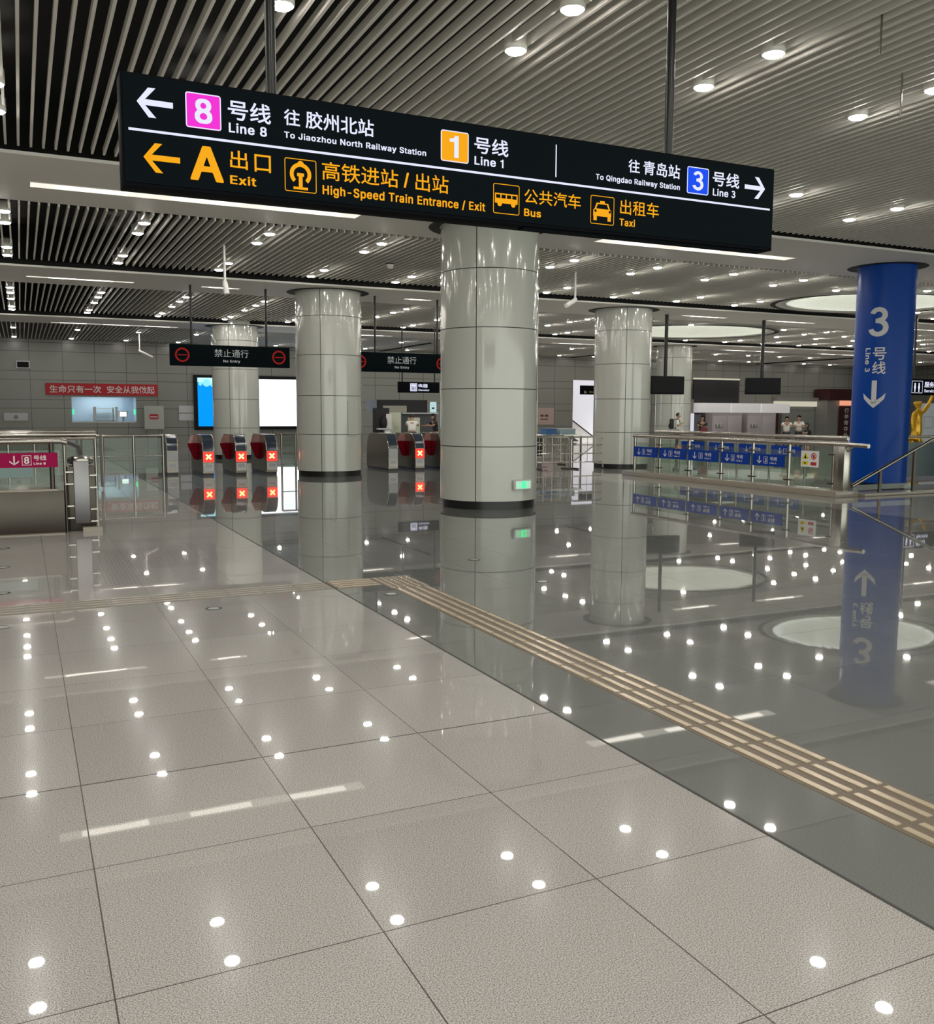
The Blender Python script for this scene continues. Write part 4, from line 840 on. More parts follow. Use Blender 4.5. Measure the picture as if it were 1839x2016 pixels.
# far side of the stairwell
t = railing('stair_railing', 'far steel handrail of the right stairwell, behind the blue signs', (17.3, 0, 0), [(0, y) for y in (23.0, 21.8, 20.6, 19.4, 18.2, 17.0, 15.7)], .98, [(1.02, .05), (.93, .03)], (.1, .8))
for i, (a, b) in enumerate(((21.7, 20.7), (20.5, 19.5), (19.3, 18.3), (18.1, 17.1))):
    s = thing('line_sign', 'blue sign on the far side of the stairwell, %s from the back, seen through glass' % ORD[i], 'sign', (17.262, a, .52), 0, 'blue signs on the far stair railing')
    MB().box(-.012, .008, -(a-b), 0, 0, .26).build('panel', M['rail_blue'], s, False)
    mb = MB(); fn = plane_x(-.014); add_arrow(mb, .3, .13, .15, .12, fn, 90, .16); add_frame(mb, .42, .54, .06, .19, .008, fn); add_text(mb, '号线', .6, .82, .09, .18, fn, .01); mb.build('lettering', M['txt_white'], s, False)
t = thing('glass_screen', 'dark teal glass panel right of the blue column behind the sloping handrail', 'glass panel', (17.6, 15.4, 0))
MB().box(0, 3.2, 0, .03, .1, .92).build('pane', M['teal'], t, False)
MB().tube([(-.2, .0, 1.05), (3.4, .0, 1.05)], .03, 10).build('rail', M['steel'], t)

# left stairwell for line 8
t = thing('stair_box', 'low brown steel parapet of the left stairwell under the magenta sign', 'parapet', (0, 13.15, 0))
MB().box(-4.2, .47, 0, .10, 0, .55).bevel(.006).build('cladding', M['steel_dark'], t)
MB().box(-4.2, .40, .02, .9, .53, .575).build('ledge', M['stone_curb'], t, False)
MB().box(-4.2, 0.46, -.12, .2, 0, .012).build('base_slab', M['stone_curb'], t, False)
t = thing('stair_railing', 'steel handrail with glass above the left parapet, beside the magenta sign', 'railing', (0, 13.3, .575))
MB().tube([(-4.2, 0, .60), (.45, 0, .62), (.52, .03, .60)], .040, 12).build('handrail', M['steel'], t)
MB().tube([(.50, .03, .62), (.72, 1.2, .50), (.85, 2.4, .22)], .03, 10).build('sloping_rail', M['steel_dark'], t)
for x in (-2.6, -1.1, .34): MB().tube([(x, 0, 0), (x, 0, .6)], .03, 10).build('post', M['steel_dark'], t)
MB().box(-4.2, .44, -.006, .006, .02, .5).build('glass_pane', M['glass'], t, False)
MB().tube([(-4.2, .9, .66), (.95, .9, .68)], .04, 12).build('back_handrail', M['steel'], t)
s = thing('line_sign', 'magenta line 8 sign with white arrow on the left stair parapet', 'sign', (.41, 13.19, .862))
MB().box(-2.3, 0, -.012, .008, 0, .185).build('panel', M['pink_panel'], s, False)
mb = MB(); fn = plane_y(-.0145)
add_arrow(mb, -.51, .092, .12, .11, fn, 90, .14); add_frame(mb, -.42, -.31, .03, .155, .006, fn); add_text(mb, '8', -.395, -.335, .05, .135, fn, .025)
add_text(mb, '号线', -.285, -.135, .09, .155, fn, .012); add_text(mb, 'Line 8', -.285, -.145, .035, .065, fn, .012, True); mb.build('lettering', M['txt_white'], s, False)
s = thing('information_board', 'pale blue information board below the magenta sign behind the parapet glass', 'notice', (-.25, 13.7, .70))
MB().box(-.6, .37, 0, .02, 0, .13).build('panel', mat('notice_blue', (.36, .46, .60), .4), s, False)
# escalator end beside the parapet
t = thing('escalator_newel', 'upright steel escalator end post at the right of the low parapet', 'escalator end', (.70, 13.26, 0))
MB().box(-.105, .085, 0, .35, .10, .93).bevel(.01).build('front_plate', mat('newel_steel', (.27, .26, .27), .35, metal=1), t)
MB().box(-.18, .16, .05, .42, 0, .86).bevel(.01).build('side_panels', M['steel_dark'], t)
MB().lathe([(.001, .99), (.12, .985), (.165, .95), (.165, .90), (.12, .88)], (-.005, .18, 0), 24).build('rounded_cap', M['steel'], t)
mb = MB()
for z in (.17, .33, .62, .78): mb.box(-.20, -.11, -.012, .06, z, z+.018); mb.box(.09, .18, -.012, .06, z-.05, z-.032)
mb.build('clamps', M['steel'], t, False)
MB().tube([(-.21, -.02, 0), (-.21, -.02, .62)], .018, 10).build('side_post', M['steel_dark'], t)
MB().box(-.02, .22, -.12, 0, 0, .06).build('foot', M['stone_curb'], t, False)
# rails behind the left stairwell, running to the gates
t = railing('fence_railing', 'steel fence railing running along the left to the first fare gate', (0, 23.7, 0), [(-1.2, 0), (.25, 0), (1.72, 0), (2.42, 0), (3.1, 0)], .99, [(.99, .026), (.50, .012)], (.08, .93))
t = railing('fence_railing', 'steel guard rail with square posts left of the gates, behind the magenta sign', (0, 20.2, 0), [(-1.8, 0), (-.25, 0), (.75, 0), (1.33, 0)], 1.17, [(1.17, .024), (1.04, .034)], None)
MB().box(1.42, 1.47, .0, .10, .05, 1.1).build('gate_leaf', M['steel_dark'], t, False)
t = railing('fence_railing', 'steel and glass fence right of the left gates, up to the white column', (0, 23.9, 0), [(6.08, 0), (6.45, 0), (6.75, 0)], 1.0, [(1.0, .025), (.5, .012)], (.08, .93))
# crowd barriers
def barrier(x0, x1, y, label):
    t = thing('crowd_barrier', label, 'barrier', (x0, y, 0), 0, 'tubular crowd barriers'); W = x1-x0
    MB().tube([(0, 0, .04), (0, 0, .82), (.03, 0, .88), (.08, 0, .9), (W-.08, 0, .9), (W-.03, 0, .88), (W, 0, .82), (W, 0, .04)], .022, 8).build('frame', M['steel'], t)
    for z in (.68, .44, .2): MB().tube([(0, 0, z), (W, 0, z)], .016, 8).build('rail', M['steel'], t)
    n = int(W/.22)
    for i in range(1, n): MB().tube([(W*i/n, 0, .2), (W*i/n, 0, .9)], .009, 6).build('upright', M['steel'], t)
    for x in (.1, W-.1): MB().box(x-.02, x+.02, -.22, .22, 0, .04).build('foot', M['steel_dark'], t, False)
barrier(12.75, 13.85, 22.35, 'tubular steel crowd barrier next to the large middle column')
barrier(13.9, 14.95, 22.3, 'tubular steel crowd barrier in front of the white column on the right')
barrier(12.9, 14.9, 24.3, 'tubular steel crowd barrier behind the front pair')

# ------------------------------------------------------------------ monitors and boards
def monitor(label, x, y, z0, z1, ztop, rz, w):
    t = thing('monitor', label, 'monitor', (x, y, 0), rz, 'hanging monitors')
    MB().box(-w/2, w/2, -.06, .06, z0, z1).bevel(.012).build('case', M['tv_black'], t)
    mb = MB(); add_rect(mb, -w/2+.04, w/2-.04, z0+.05, z1-.04, plane_y(-.0615)); mb.build('screen', M['tv_black'], t, False)
    MB().box(-w/2+.05, w/2-.05, .06, .22, z0+.03, z1-.05).build('twin_case', M['tv_black'], t, False)
    MB().tube([(-.02, .07, z1-.02), (-.02, .07, ztop)], .055, 12).build('hanging_pole', M['steel_pole'], t)
monitor('black hanging monitor left, in front of the far white column', 17.52, 22.8, 2.14, 2.68, B2[2]+.02, math.radians(-8), 1.12)
monitor('black hanging monitor right, above the white kiosk canopy', 21.27, 22.8, 2.18, 2.70, B2[2]+.02, math.radians(-30), 1.10)
t = thing('display_board', 'large dark blank display board above the lockers', 'board', (34.9, 40.9, 2.13))
MB().box(-1.62, 1.55, 0, .12, 0, 1.27).bevel(.02).build('panel', M['board_dark'], t)
MB().box(-1.62, 1.55, -.03, .12, 1.28, 1.36).build('top_light_bar', M['warm_sign'], t, False)
# advertising screens on the far wall
t = thing('advertising_screen', 'tall blue lit advertising screen left of the far column', 'screen', (8.0, 41.3, 0))
MB().box(-1.25, 1.25, 0, .15, .76, 3.12).build('frame', M['tv_black'], t, False)
mb = MB(); add_rect(mb, -1.10, 1.15, .92, 3.0, plane_y(-.004)); mb.build('blue_picture', M['screen_blue'], t, False)
mb = MB(); fn = plane_y(-.007); add_shape(mb, [(-1.10, 3.0), (-1.10, 2.82), (-.7, 2.72), (-.2, 2.60), (.4, 2.66), (1.15, 2.55), (1.15, 3.0)], fn); mb.build('pale_sky_picture', M['screen_cyan'], t, False)
mb = MB(); fn = plane_y(-.010); add_ring(mb, -.72, 2.78, 0, .16, fn, 18); add_ring(mb, -.45, 2.70, 0, .1, fn, 14); add_ring(mb, -.98, 2.74, 0, .08, fn, 12); mb.build('green_emblem_picture', M['screen_green'], t, False)
t = thing('advertising_screen', 'bright white lit advertising screen right of the far column', 'screen', (10.6, 41.3, 0))
MB().box(-1.2, 1.2, 0, .15, .78, 3.12).build('frame', M['tv_black'], t, False)
mb = MB(); add_rect(mb, -1.08, 1.08, .92, 2.98, plane_y(-.004)); mb.build('white_picture', M['screen_white'], t, False)

# ------------------------------------------------------------------ things on the far wall
t = thing('banner', 'red banner with white slogan lettering on the far wall above the booth window', 'banner', (.95, 41.44, 2.2))
MB().box(0, 4.33, 0, .03, 0, .48).build('cloth', M['red_sign'], t, False)
mb = MB(); fn = plane_y(-.004); add_text(mb, '生命只有一次', .15, 2.10, .09, .40, fn, .012); add_text(mb, '安全从我做起', 2.32, 4.20, .09, .40, fn, .012); mb.build('lettering', M['txt_white'], t, False)
t = thing('wall_vent', 'small dark square vent with a pale frame high on the far wall', 'vent', (.17, 41.44, 3.39))
MB().box(-.25, .25, 0, .05, -.15, .15).build('frame', M['pale'], t, False)
MB().box(-.21, .21, -.01, .02, -.11, .11).build('opening', M['black'], t, False)
def notice(label, x0, x1, z0, z1, y=41.45, m='pale', mark=None):
    t = thing('notice', label, 'notice', (x0, y, z0), 0)
    MB().box(0, x1-x0, 0, .03, 0, z1-z0).build('sheet', M[m], t, False)
    if mark: mark(t, x1-x0, z1-z0)
def faint(t, W, H):
    mb = MB(); fn = plane_y(-.004); add_ring(mb, W*.5, H*.45, 0, H*.3, fn, 14); mb.build('grey_emblem', M['grey'], t, False)
notice('pale wall notice with a grey emblem left of the booth', -.60, .26, 1.17, 1.47, mark=faint)
def lines(t, W, H):
    mb = MB(); fn = plane_y(-.004)
    for k in range(5): add_rect(mb, .05+k*W/5, .05+k*W/5+W/5-.04, .05, H-.06, fn)
    mb.build('print', M['grey'], t, False)
notice('upper pale notice beside the blue advertising screen', 6.12, 6.74, 1.50, 1.80, mark=None)
notice('lower pale notice beside the blue advertising screen', 6.12, 6.74, 1.17, 1.46, mark=None)
def red_bar(t, W, H):
    mb = MB(); fn = plane_y(-.004); add_shape(mb, rrect(W*.28, W*.72, H*.42, H*.66, .05), fn); mb.build('red_mark', M['red'], t, False)
    mb = MB(); fn = plane_y(-.006); add_rect(mb, W*.34, W*.66, H*.52, H*.56, fn); mb.build('white_bar', M['pale'], t, False)
t = thing('notice_board', 'white standing no-entry board with a red mark right of the booth', 'notice board', (4.66, 41.0, 0))
MB().box(0, .78, 0, .05, .82, 1.78).build('panel', mat('board_cream', (.50, .52, .47), .5), t, False)
mb = MB(); fn = plane_y(-.004); add_shape(mb, rrect(.2, .56, 1.22, 1.44, .06), fn); mb.build('red_mark', M['red'], t, False)
mb = MB(); fn = plane_y(-.006); add_rect(mb, .23, .53, 1.30, 1.345, fn); mb.build('white_bar', M['pale'], t, False)
for x in (.1, .68): MB().tube([(x, .02, 0), (x, .02, .84)], .02, 8).build('leg', M['steel'], t)
def dark_text(t, W, H):
    mb = MB(); fn = plane_y(-.004); add_rect(mb, W*.3, W*.46, H*.48, H*.6, fn); add_rect(mb, W*.52, W*.7, H*.48, H*.6, fn); add_rect(mb, W*.3, W*.7, H*.3, H*.36, fn); mb.build('print', M['maroon'], t, False)
notice('reddish poster on the far wall right of the large column', 23.6, 24.75, .95, 1.80, m='rosy_paper', mark=dark_text)
# booth: monitor, clutter
t = thing('computer_monitor', 'small lit computer monitor in the booth window', 'monitor', (3.93, 42.1, .95))
MB().box(-.2, .2, 0, .04, .35, .61).build('case', M['pale'], t, False)
mb = MB(); add_rect(mb, -.13, .13, .39, .57, plane_y(-.004)); mb.build('screen', M['screen_white'], t, False)
MB().box(-.04, .04, 0, .04, .0, .37).build('stand', M['grey'], t, False)
t = thing('shelf_rack', 'dark rack of shelves seen in the middle of the booth window', 'shelf', (3.2, 42.6, .95))
for z in (.25, .5, .7): MB().box(-.4, .4, 0, .3, z, z+.03).build('shelf', M['grey'], t, False)
for x in (-.4, .37): MB().box(x, x+.03, 0, .3, 0, .75).build('upright', M['board_dark'], t, False)
for x, lab in ((1.95, 'small green lamp at the left end of the booth window'), (4.33, 'small green lamp at the right end of the booth window')):
    tag(MB().box(x-.03, x+.03, YW-.05, YW, 1.42, 1.62).build('indicator_lamp', M['green_emit'], None, False), lab, 'lamp', 'booth lamps')

# escalator seen through the far opening
t = thing('escalator', 'grey escalator flight rising to the left behind the far opening', 'escalator', (25.9, 43.2, 0))
mb = MB(); mb.prism([(-.2, 0, 1.05), (2.6, 0, -.75), (2.6, 0, .15), (-.2, 0, 1.98)], (0, .25, 0)); mb.build('balustrade', M['silver'], t, False)
MB().prism([(-.2, -.02, 2.0), (2.6, -.02, .17), (2.6, -.02, .10), (-.2, -.02, 1.92)], (0, .3, 0)).build('handrail', M['plinth'], t, False)
MB().prism([(-.2, -.04, 0), (1.5, -.04, 0), (-.2, -.04, 1.03)], (0, .2, 0)).build('soffit', M['board_dark'], t, False)

# ------------------------------------------------------------------ cameras and rods on the ceiling
def cctv(label, x, y, z0, z1, d):
    t = thing('security_camera', label, 'camera', (x, y, z1), 0, 'ceiling cameras on poles')
    MB().tube([(0, 0, 0), (0, 0, z0-z1+.06)], .022, 10).build('pole', M['white_paint'], t)
    MB().ball((0, 0, 0), .045).build('joint', M['white_paint'], t)
    MB().tube([(0, 0, -.02), (d[0], d[1], d[2])], .05, 10).build('camera_body', M['white_paint'], t)
cctv('white pole camera hanging left of the no entry sign', 3.5, 17.7, 4.62, 3.95, (.02, -.05, -.22))
cctv('white pole camera hanging right of the large column', 11.0, 17.6, 4.62, 4.04, (-.26, -.05, -.16))
cctv('white pole camera hanging over the left gates', 4.0, 36.0, 4.42, 3.75, (.45, .1, -.22))
cctv('dark thin pole camera hanging over the far right hall', 24.6, 26.5, 4.5, 3.6, (.05, 0, -.12))
for x, y, z1, lab in ((6.26, 5.55, 4.43, 'thin pale rod hanging from the slats at top right, left one'), (7.39, 6.29, 4.31, 'thin pale rod hanging from the slats at top right, right one')):
    tag(MB().tube([(x, y, 4.75), (x, y, z1)], .008, 8).build('hanging_rod', M['steel'], None), lab, 'rod', 'rods under the ceiling')
def dome(x, y, z, lab):
    t = thing('smoke_detector', lab, 'smoke detector', (x, y, z), 0, 'smoke detectors')
    MB().lathe([(.001, -.09), (.05, -.085), (.07, -.04), (.075, 0), (.06, .05)], n=18).build('body', M['beam'], t)
    MB().lathe([(.08, -.002), (.08, .02), (.03, .03)], n=18).build('mount', M['ring_dark'], t)
dome(6.95, 18.25, Z2-.01, 'small dome detector in the slats left of the large column, left one')
dome(8.35, 17.6, Z2-.01, 'small dome detector in the slats left of the large column, right one')

# ------------------------------------------------------------------ security check area between the columns
t = thing('notice_stand', 'dark upright information stand behind the gates with a hanging dark coat', 'stand', (12.25, 33.0, 0))
MB().box(-.27, .27, 0, .35, 0, 1.72).build('cabinet', M['board_dark'], t, False)
MB().box(.13, .34, -.05, .05, .98, 1.5).build('white_side', M['white_paint'], t, False)
MB().ball((.02, -.1, 1.17), (.13, .09, .26)).build('coat', M['bag_black'], t)
MB().box(-.25, .33, -.2, .0, .92, .97).build('shelf', M['pale'], t, False)
MB().box(.03, .25, -.15, .0, .3, .9).build('drawer_front', M['white_paint'], t, False)
t = thing('machine_cabinet', 'tall pale cabinet behind the person leaning over the gates', 'cabinet', (12.85, 33.6, 0))
MB().box(-.32, .38, 0, .5, 0, 1.56).bevel(.01).build('body', M['cream_paint'], t)
MB().box(-.32, -.06, -.01, .0, .4, 1.55).build('front_panel', M['pale'], t, False)
t = thing('machine_cabinet', 'lower cream cabinet right of the tall pale cabinet', 'cabinet', (13.42, 32.6, 0))
MB().box(-.16, .18, 0, .4, 0, 1.36).bevel(.01).build('body', M['cream_paint'], t)
MB().box(-.13, .15, -.008, 0, .2, 1.3).build('door', M['cream_paint'], t, False)
t = thing('kiosk', 'dark service kiosk with a pale shelf behind the right gates', 'kiosk', (14.0, 34.6, 0))
MB().box(-1.4, .75, 0, 1.2, 1.55, 2.05).build('fascia', M['board_dark'], t, False)
MB().box(-.35, 1.2, -.1, .05, 1.50, 1.55).build('shelf', M['pale'], t, False)
MB().box(-.35, 1.2, .1, 1.2, 0, 1.5).build('counter', mat('kiosk_grey', (.05, .05, .055), .4), t, False)
MB().box(-1.15, -.15, -.03, .0, 1.56, 1.82).build('lit_panel', mat('kiosk_panel', (.42, .40, .34), .5), t, False)
t = thing('poster_stand', 'small pale blue poster standing on the kiosk shelf', 'poster', (14.98, 34.55, 1.56))
MB().box(-.13, .15, 0, .03, 0, .42).build('sheet', mat('poster_cyan', (.45, .62, .66), .5, emit=(.5, .75, .8), es=.35), t, False)
MB().box(-.05, .06, -.004, 0, .14, .2).build('print', M['board_dark'], t, False)
def door_panel(x, lab):
    t = thing('wall_cabinet', lab, 'cabinet', (x, 34.2, 0), 0, 'grey cabinets behind the gates')
    MB().box(-.32, .32, 0, .3, 0, 1.8).build('body', mat('cab_grey', (.31, .29, .25), .35), t, False)
    MB().box(-.13, .13, -.01, 0, 1.25, 1.42).build('label_plate', mat('cab_label', (.42, .42, .34), .5), t, False)
    MB().box(.24, .26, -.03, 0, .85, 1.05).build('handle', M['steel'], t, False)
door_panel(11.55, 'tall grey cabinet right beside the dark information stand')
door_panel(10.85, 'tall grey cabinet right against the white column')
# tray tables by the large column
t = thing('screening_table', 'security screening table behind the crowd barriers', 'table', (15.0, 25.6, 0))
MB().box(-1.0, 1.2, -.3, .3, .84, .89).build('top', M['steel'], t, False)
for x in (-.95, 1.15):
    for y in (-.25, .25): MB().box(x-.02, x+.02, y-.02, y+.02, 0, .85).build('leg', M['steel_dark'], t, False)
for x, w, m, lab in ((15.02, .36, 'blue_box', 'blue plastic tray on the screening table, left one'), (15.62, .58, 'pale_blue', 'pale blue plastic tray on the screening table, right one')):
    t = thing('plastic_tray', lab, 'tray', (x, 25.5, .89), 0, 'trays on the screening table')
    MB().box(-w/2, w/2, -.2, .2, 0, .16).bevel(.01).build('body', M[m], t)
    MB().box(-w/2-.02, w/2+.02, -.22, .22, .16, .185).build('rim', M['pale' if m == 'pale_blue' else m], t, False)
t = thing('screening_machine', 'dark boxy scanner machine behind the crowd barriers', 'machine', (15.0, 27.2, 0))
MB().box(-1.6, .8, 0, 1.0, .12, .8).bevel(.02).build('body', M['board_dark'], t)
MB().box(-.2, .5, -.02, 0, .2, .72).build('front_panel', M['silver'], t, False)
for x in (-1.4, .6): MB().box(x-.05, x+.05, .1, .9, 0, .14).build('foot', M['steel'], t, False)

# ------------------------------------------------------------------ kiosks on the far right
t = thing('locker_canopy', 'long white canopy over the grey lockers on the right', 'canopy', (36.2, 40.0, 0))
for i in range(3): MB().box(-3.2+i*2.15, -3.2+(i+1)*2.15-.05, 0, 1.2, 1.60, 2.12).bevel(.02).build('fascia', mat('canopy_white', (.84, .82, .82), .4, emit=(1, .96, .96), es=.16), t)
for x in (-3.15, 3.15): MB().box(x-.05, x+.05, .6, .7, 0, 1.6).build('post', M['steel'], t, False)
def locker(x, lab):
    t = thing('locker', lab, 'locker', (x, 40.6, 0), 0, 'grey lockers under the canopy')
    MB().box(-1.05, 1.05, 0, .6, 0, 1.58).build('body', M['silver'], t, False)
    for a in (-.52, .52): MB().box(a-.48, a+.48, -.03, 0, .1, 1.42).bevel(.01).build('door', M['silver'], t)
    MB().box(-.85, -.35, -.05, -.03, .75, .95).build('control_panel', M['grey'], t, False)
    mb = MB(); mb.box(-.75, -.69, -.07, -.05, .8, 1.02); mb.box(-.5, -.44, -.07, -.05, .8, 1.02); mb.build('keypads', M['white_paint'], t, False)
locker(35.4, 'grey metal locker under the left half of the white canopy')
locker(37.9, 'grey metal locker under the right half of the white canopy')
t = thing('vending_gap', 'dark glass cabinet left of the grey lockers', 'cabinet', (33.75, 41.25, 0))
MB().box(-.5, .5, 0, .2, 0, 1.58).build('body', M['board_dark'], t, False)
MB().box(-.15, .4, -.02, 0, .2, 1.5).build('glass_door', mat('cabinet_glass', (.20, .20, .22), .2), t, False)
t = thing('light_post', 'white lit upright panel behind the two people on the stair side', 'panel', (32.6, 40.2, 0))
MB().box(-.17, .17, 0, .1, 0, 1.55).build('panel', emis('lit_panel', (.8, .78, .9), .75), t, False)
MB().box(-.19, .19, .1, .15, 0, 2.3).build('back_post', M['grey'], t, False)
t = thing('shop_front', 'closed shop with grey mesh shutter and lit fascia on the right', 'shop', (40.85, 41.05, 0))
MB().box(-1.4, 1.8, .25, .35, 0, 1.98).build('shutter', M['mesh_grey'], t, False)
MB().box(-1.4, 1.8, .1, .3, 1.98, 2.28).build('lit_fascia', M['warm_sign'], t, False)
MB().box(-1.4, 1.8, .0, .35, 2.28, 2.5).build('header', M['grey'], t, False)
MB().box(-1.35, -1.15, .1, .24, 0, 1.9).build('side_rack', M['maroon'], t, False)
t = thing('shop_front', 'dark brown shop kiosk with a vertical sign beside the blue column', 'shop', (43.9, 40.2, 0))
MB().box(-1.2, 1.6, .2, 1.2, 0, 2.35).build('body', M['grey'], t, False)
MB().box(-1.25, 1.7, 0, 1.2, 2.35, 3.0).build('fascia', M['maroon'], t, False)
MB().box(-.35, .55, -.02, .1, .1, 2.0).build('vertical_sign', M['maroon'], t, False)
mb = MB(); fn = plane_y(-.025)
for k, c in enumerate('行李寄存处'): add_text(mb, c, -.05, .3, 1.62-k*.36, 1.90-k*.36, fn, .01)
mb.build('lettering', M['txt_white'], t, False)
MB().box(-.35, .6, -.03, .1, 2.05, 2.33).build('lit_sign', M['orange_emit'], t, False)

# ------------------------------------------------------------------ people
def skin_mesh(name, verts, edges, radii, material, parent, sub=2):
    me = bpy.data.meshes.new('tmp'); me.from_pydata(verts, edges, []); o = bpy.data.objects.new('tmp', me); COL.objects.link(o)
    md = o.modifiers.new('s', 'SKIN'); md.use_smooth_shade = True; md.branch_smoothing = .6
    for i, r in enumerate(radii):
        rr = r if isinstance(r, tuple) else (r, r)
        me.skin_vertices[0].data[i].radius = rr; me.skin_vertices[0].data[i].use_root = (i == 0)
    sb = o.modifiers.new('u', 'SUBSURF'); sb.levels = sub; sb.render_levels = sub
    bpy.context.view_layer.update()
    res = bpy.data.meshes.new_from_object(o.evaluated_get(bpy.context.evaluated_depsgraph_get()))
    bpy.data.objects.remove(o); bpy.data.meshes.remove(me)
    res.materials.clear(); res.materials.append(material)
    res.polygons.foreach_set('use_smooth', [True]*len(res.polygons))
    return link(name, res, parent)
def person(label, loc, rz, h, arms, shirt, lean=0.0, group=None, headturn=0, long_hair=False, sit=False):
    """faces local -Y; arms: for each side (elbow offset, hand offset) from the shoulder, metres at 1.7 m; lean = forward bend in radians"""
    k = h/1.70
    t = thing('person', label, 'person', loc, rz, group)
    zp = .92 if not sit else .50
    def T(p):   # bend the upper body forward about the pelvis
        x, y, z = p
        if z > zp:
            dz = z-zp; y, z = y*math.cos(lean)-dz*math.sin(lean), zp+dz*math.cos(lean)+y*math.sin(lean)*.0
        return (x*k, y*k, z*k)
    V, E, R = [], [], []
    def v(p, r, par=None, raw=False):
        V.append(tuple(c*k for c in p) if raw else T(p)); R.append(tuple(c*k for c in r) if isinstance(r, tuple) else r*k)
        if par is not None: E.append((par, len(V)-1))
        return len(V)-1
    dz = zp-.92
    pel = v((0, 0, zp), (.145, .10)); ab = v((0, 0, 1.08+dz), (.13, .09), pel); ch = v((0, 0, 1.28+dz), (.155, .105), ab); nb = v((0, .01, 1.42+dz), (.07, .06), ch)
    nk = v((0, 0, 1.49+dz), .052, nb); hd = v((0, -.02, 1.57+dz), (.072, .085), nk); tp = v((0, -.01, 1.66+dz), (.066, .078), hd)
    hands = []
    for s in (-1, 1):
        el, ha = arms[0 if s < 0 else 1]
        sh = v((s*.17, 0, 1.39+dz), .055, ch)
        shp = Vector((s*.19, 0, 1.39+dz)); e = shp+Vector((s*el[0], el[1], el[2])); w_ = e+Vector((s*ha[0], ha[1], ha[2]))
        ei = v(tuple(e), .038, sh); wi = v(tuple(w_), .026, ei)
        d = (w_-e).normalized(); pm = v(tuple(w_+d*.07), (.036, .018), wi)
        side = d.cross(Vector((0, 0, 1)))
        side = side.normalized() if side.length > .1 else Vector((0, 1, 0))
        for q, ln in ((-.030, .062), (-.010, .075), (.010, .070), (.030, .052)):
            a = v(tuple(w_+d*.10+side*q), .009, pm); b = v(tuple(w_+d*(.10+ln*.6)+side*q*1.1+Vector((0, 0, -.006))), .008, a); v(tuple(w_+d*(.10+ln)+side*q*1.1+Vector((0, 0, -.02))), .007, b)
        a = v(tuple(w_+d*.045+side*.042), .010, wi); v(tuple(w_+d*.085+side*.058), .008, a)
        hands.append((sh, ei, wi))
    legs = []
    for s in (-1, 1):
        hp = v((s*.09, 0, zp-.06), .085, pel, True)
        if sit: kn = v((s*.11, -.42, zp-.02), .06, hp, True); an = v((s*.11, -.42, .09), .04, kn, True)
        else: kn = v((s*.10, -.02, .49), .058, hp, True); an = v((s*.10, .02, .09), .04, kn, True)
        toe = v((V[an][0]/k, V[an][1]/k-.14, .035), (.04, .03), an, True); legs.append((hp, kn, an, toe))
    skin_mesh('body', V, E, R, M['skin'], t)
    # shirt
    idx = [pel, ab, ch]; vv = [V[i] for i in idx]; rr = [tuple(c*1.22+.008 for c in R[i]) for i in idx]; ee = [(0, 1), (1, 2), (2, 3)]
    vv.append(tuple(Vector(V[ch]).lerp(Vector(V[nb]), .85))); rr.append((.105*k, .088*k))
    for sh, ei, wi in hands:
        a = Vector(V[sh]); b = Vector(V[ei]); vv += [tuple(a), tuple(a+(b-a)*.75)]; rr += [(.080*k, .078*k), (.062*k, .062*k)]; n = len(vv); ee += [(2, n-2), (n-2, n-1)]
    skin_mesh('shirt', vv, ee, rr, shirt, t)
    vv = [V[pel]]; rr = [(.155*k, .112*k)]; ee = []
    for hp, kn, an, toe in legs:
        n = len(vv); vv += [V[hp], V[kn], tuple(Vector(V[an])+Vector((0, 0, .05*k)))]; rr += [(.098*k, .098*k), (.075*k, .075*k), (.062*k, .062*k)]; ee += [(0, n), (n, n+1), (n+1, n+2)]
    skin_mesh('trousers', vv, ee, rr, M['trouser'], t)
    for hp, kn, an, toe in legs:
        MB().ball((V[an][0], V[an][1]-.07*k, .045*k), (.05*k, .13*k, .045*k)).build('shoe', M['shoe'], t)
    hp_ = Vector(V[tp]); hh = MB()
    bmesh.ops.create_uvsphere(hh.bm, u_segments=18, v_segments=12, radius=1, matrix=Matrix.Translation(hp_+Vector((0, .018*k, -.018*k))) @ Matrix.Diagonal((.092*k, .102*k, .098*k, 1)))
    cut = hp_+Vector((0, .018*k, -.03*k))
    bmesh.ops.bisect_plane(hh.bm, geom=hh.bm.verts[:]+hh.bm.edges[:]+hh.bm.faces[:], plane_co=cut, plane_no=Vector((0, -.75, -.66)), clear_outer=True)
    if long_hair: hh.ball((hp_.x, hp_.y+.05*k, hp_.z-.14*k), (.09*k, .06*k, .17*k))
    hh.build('hair', M['hair'], t)
    fc = Vector(V[hd])
    for s in (-1, 1): MB().ball((fc.x+s*.03*k, fc.y-.078*k, fc.z+.035*k), (.012*k, .008*k, .006*k), 8, 6).build('eye', M['hair'], t)
    MB().ball((fc.x, fc.y-.092*k, fc.z+.008*k), (.012*k, .02*k, .022*k), 8, 6).build('nose', M['skin'], t)
    MB().ball((fc.x, fc.y-.074*k, fc.z-.035*k), (.022*k, .012*k, .006*k), 8, 6).build('mouth', mat('lips', (.3, .1, .08), .5), t)
    for s in (-1, 1): MB().ball((fc.x+s*.076*k, fc.y+.012*k, fc.z+.015*k), (.010*k, .02*k, .03*k), 8, 6).build('ear', M['skin'], t)
    return t
down = ((.04, .02, -.28), (.0, -.08, -.24)); phone = ((.03, .0, -.27), (-.10, -.18, .12)); cross = ((.05, -.08, -.24), (-.22, -.16, .02)); rest = ((.05, -.20, -.16), (-.05, -.22, .0))
R_ = math.radians
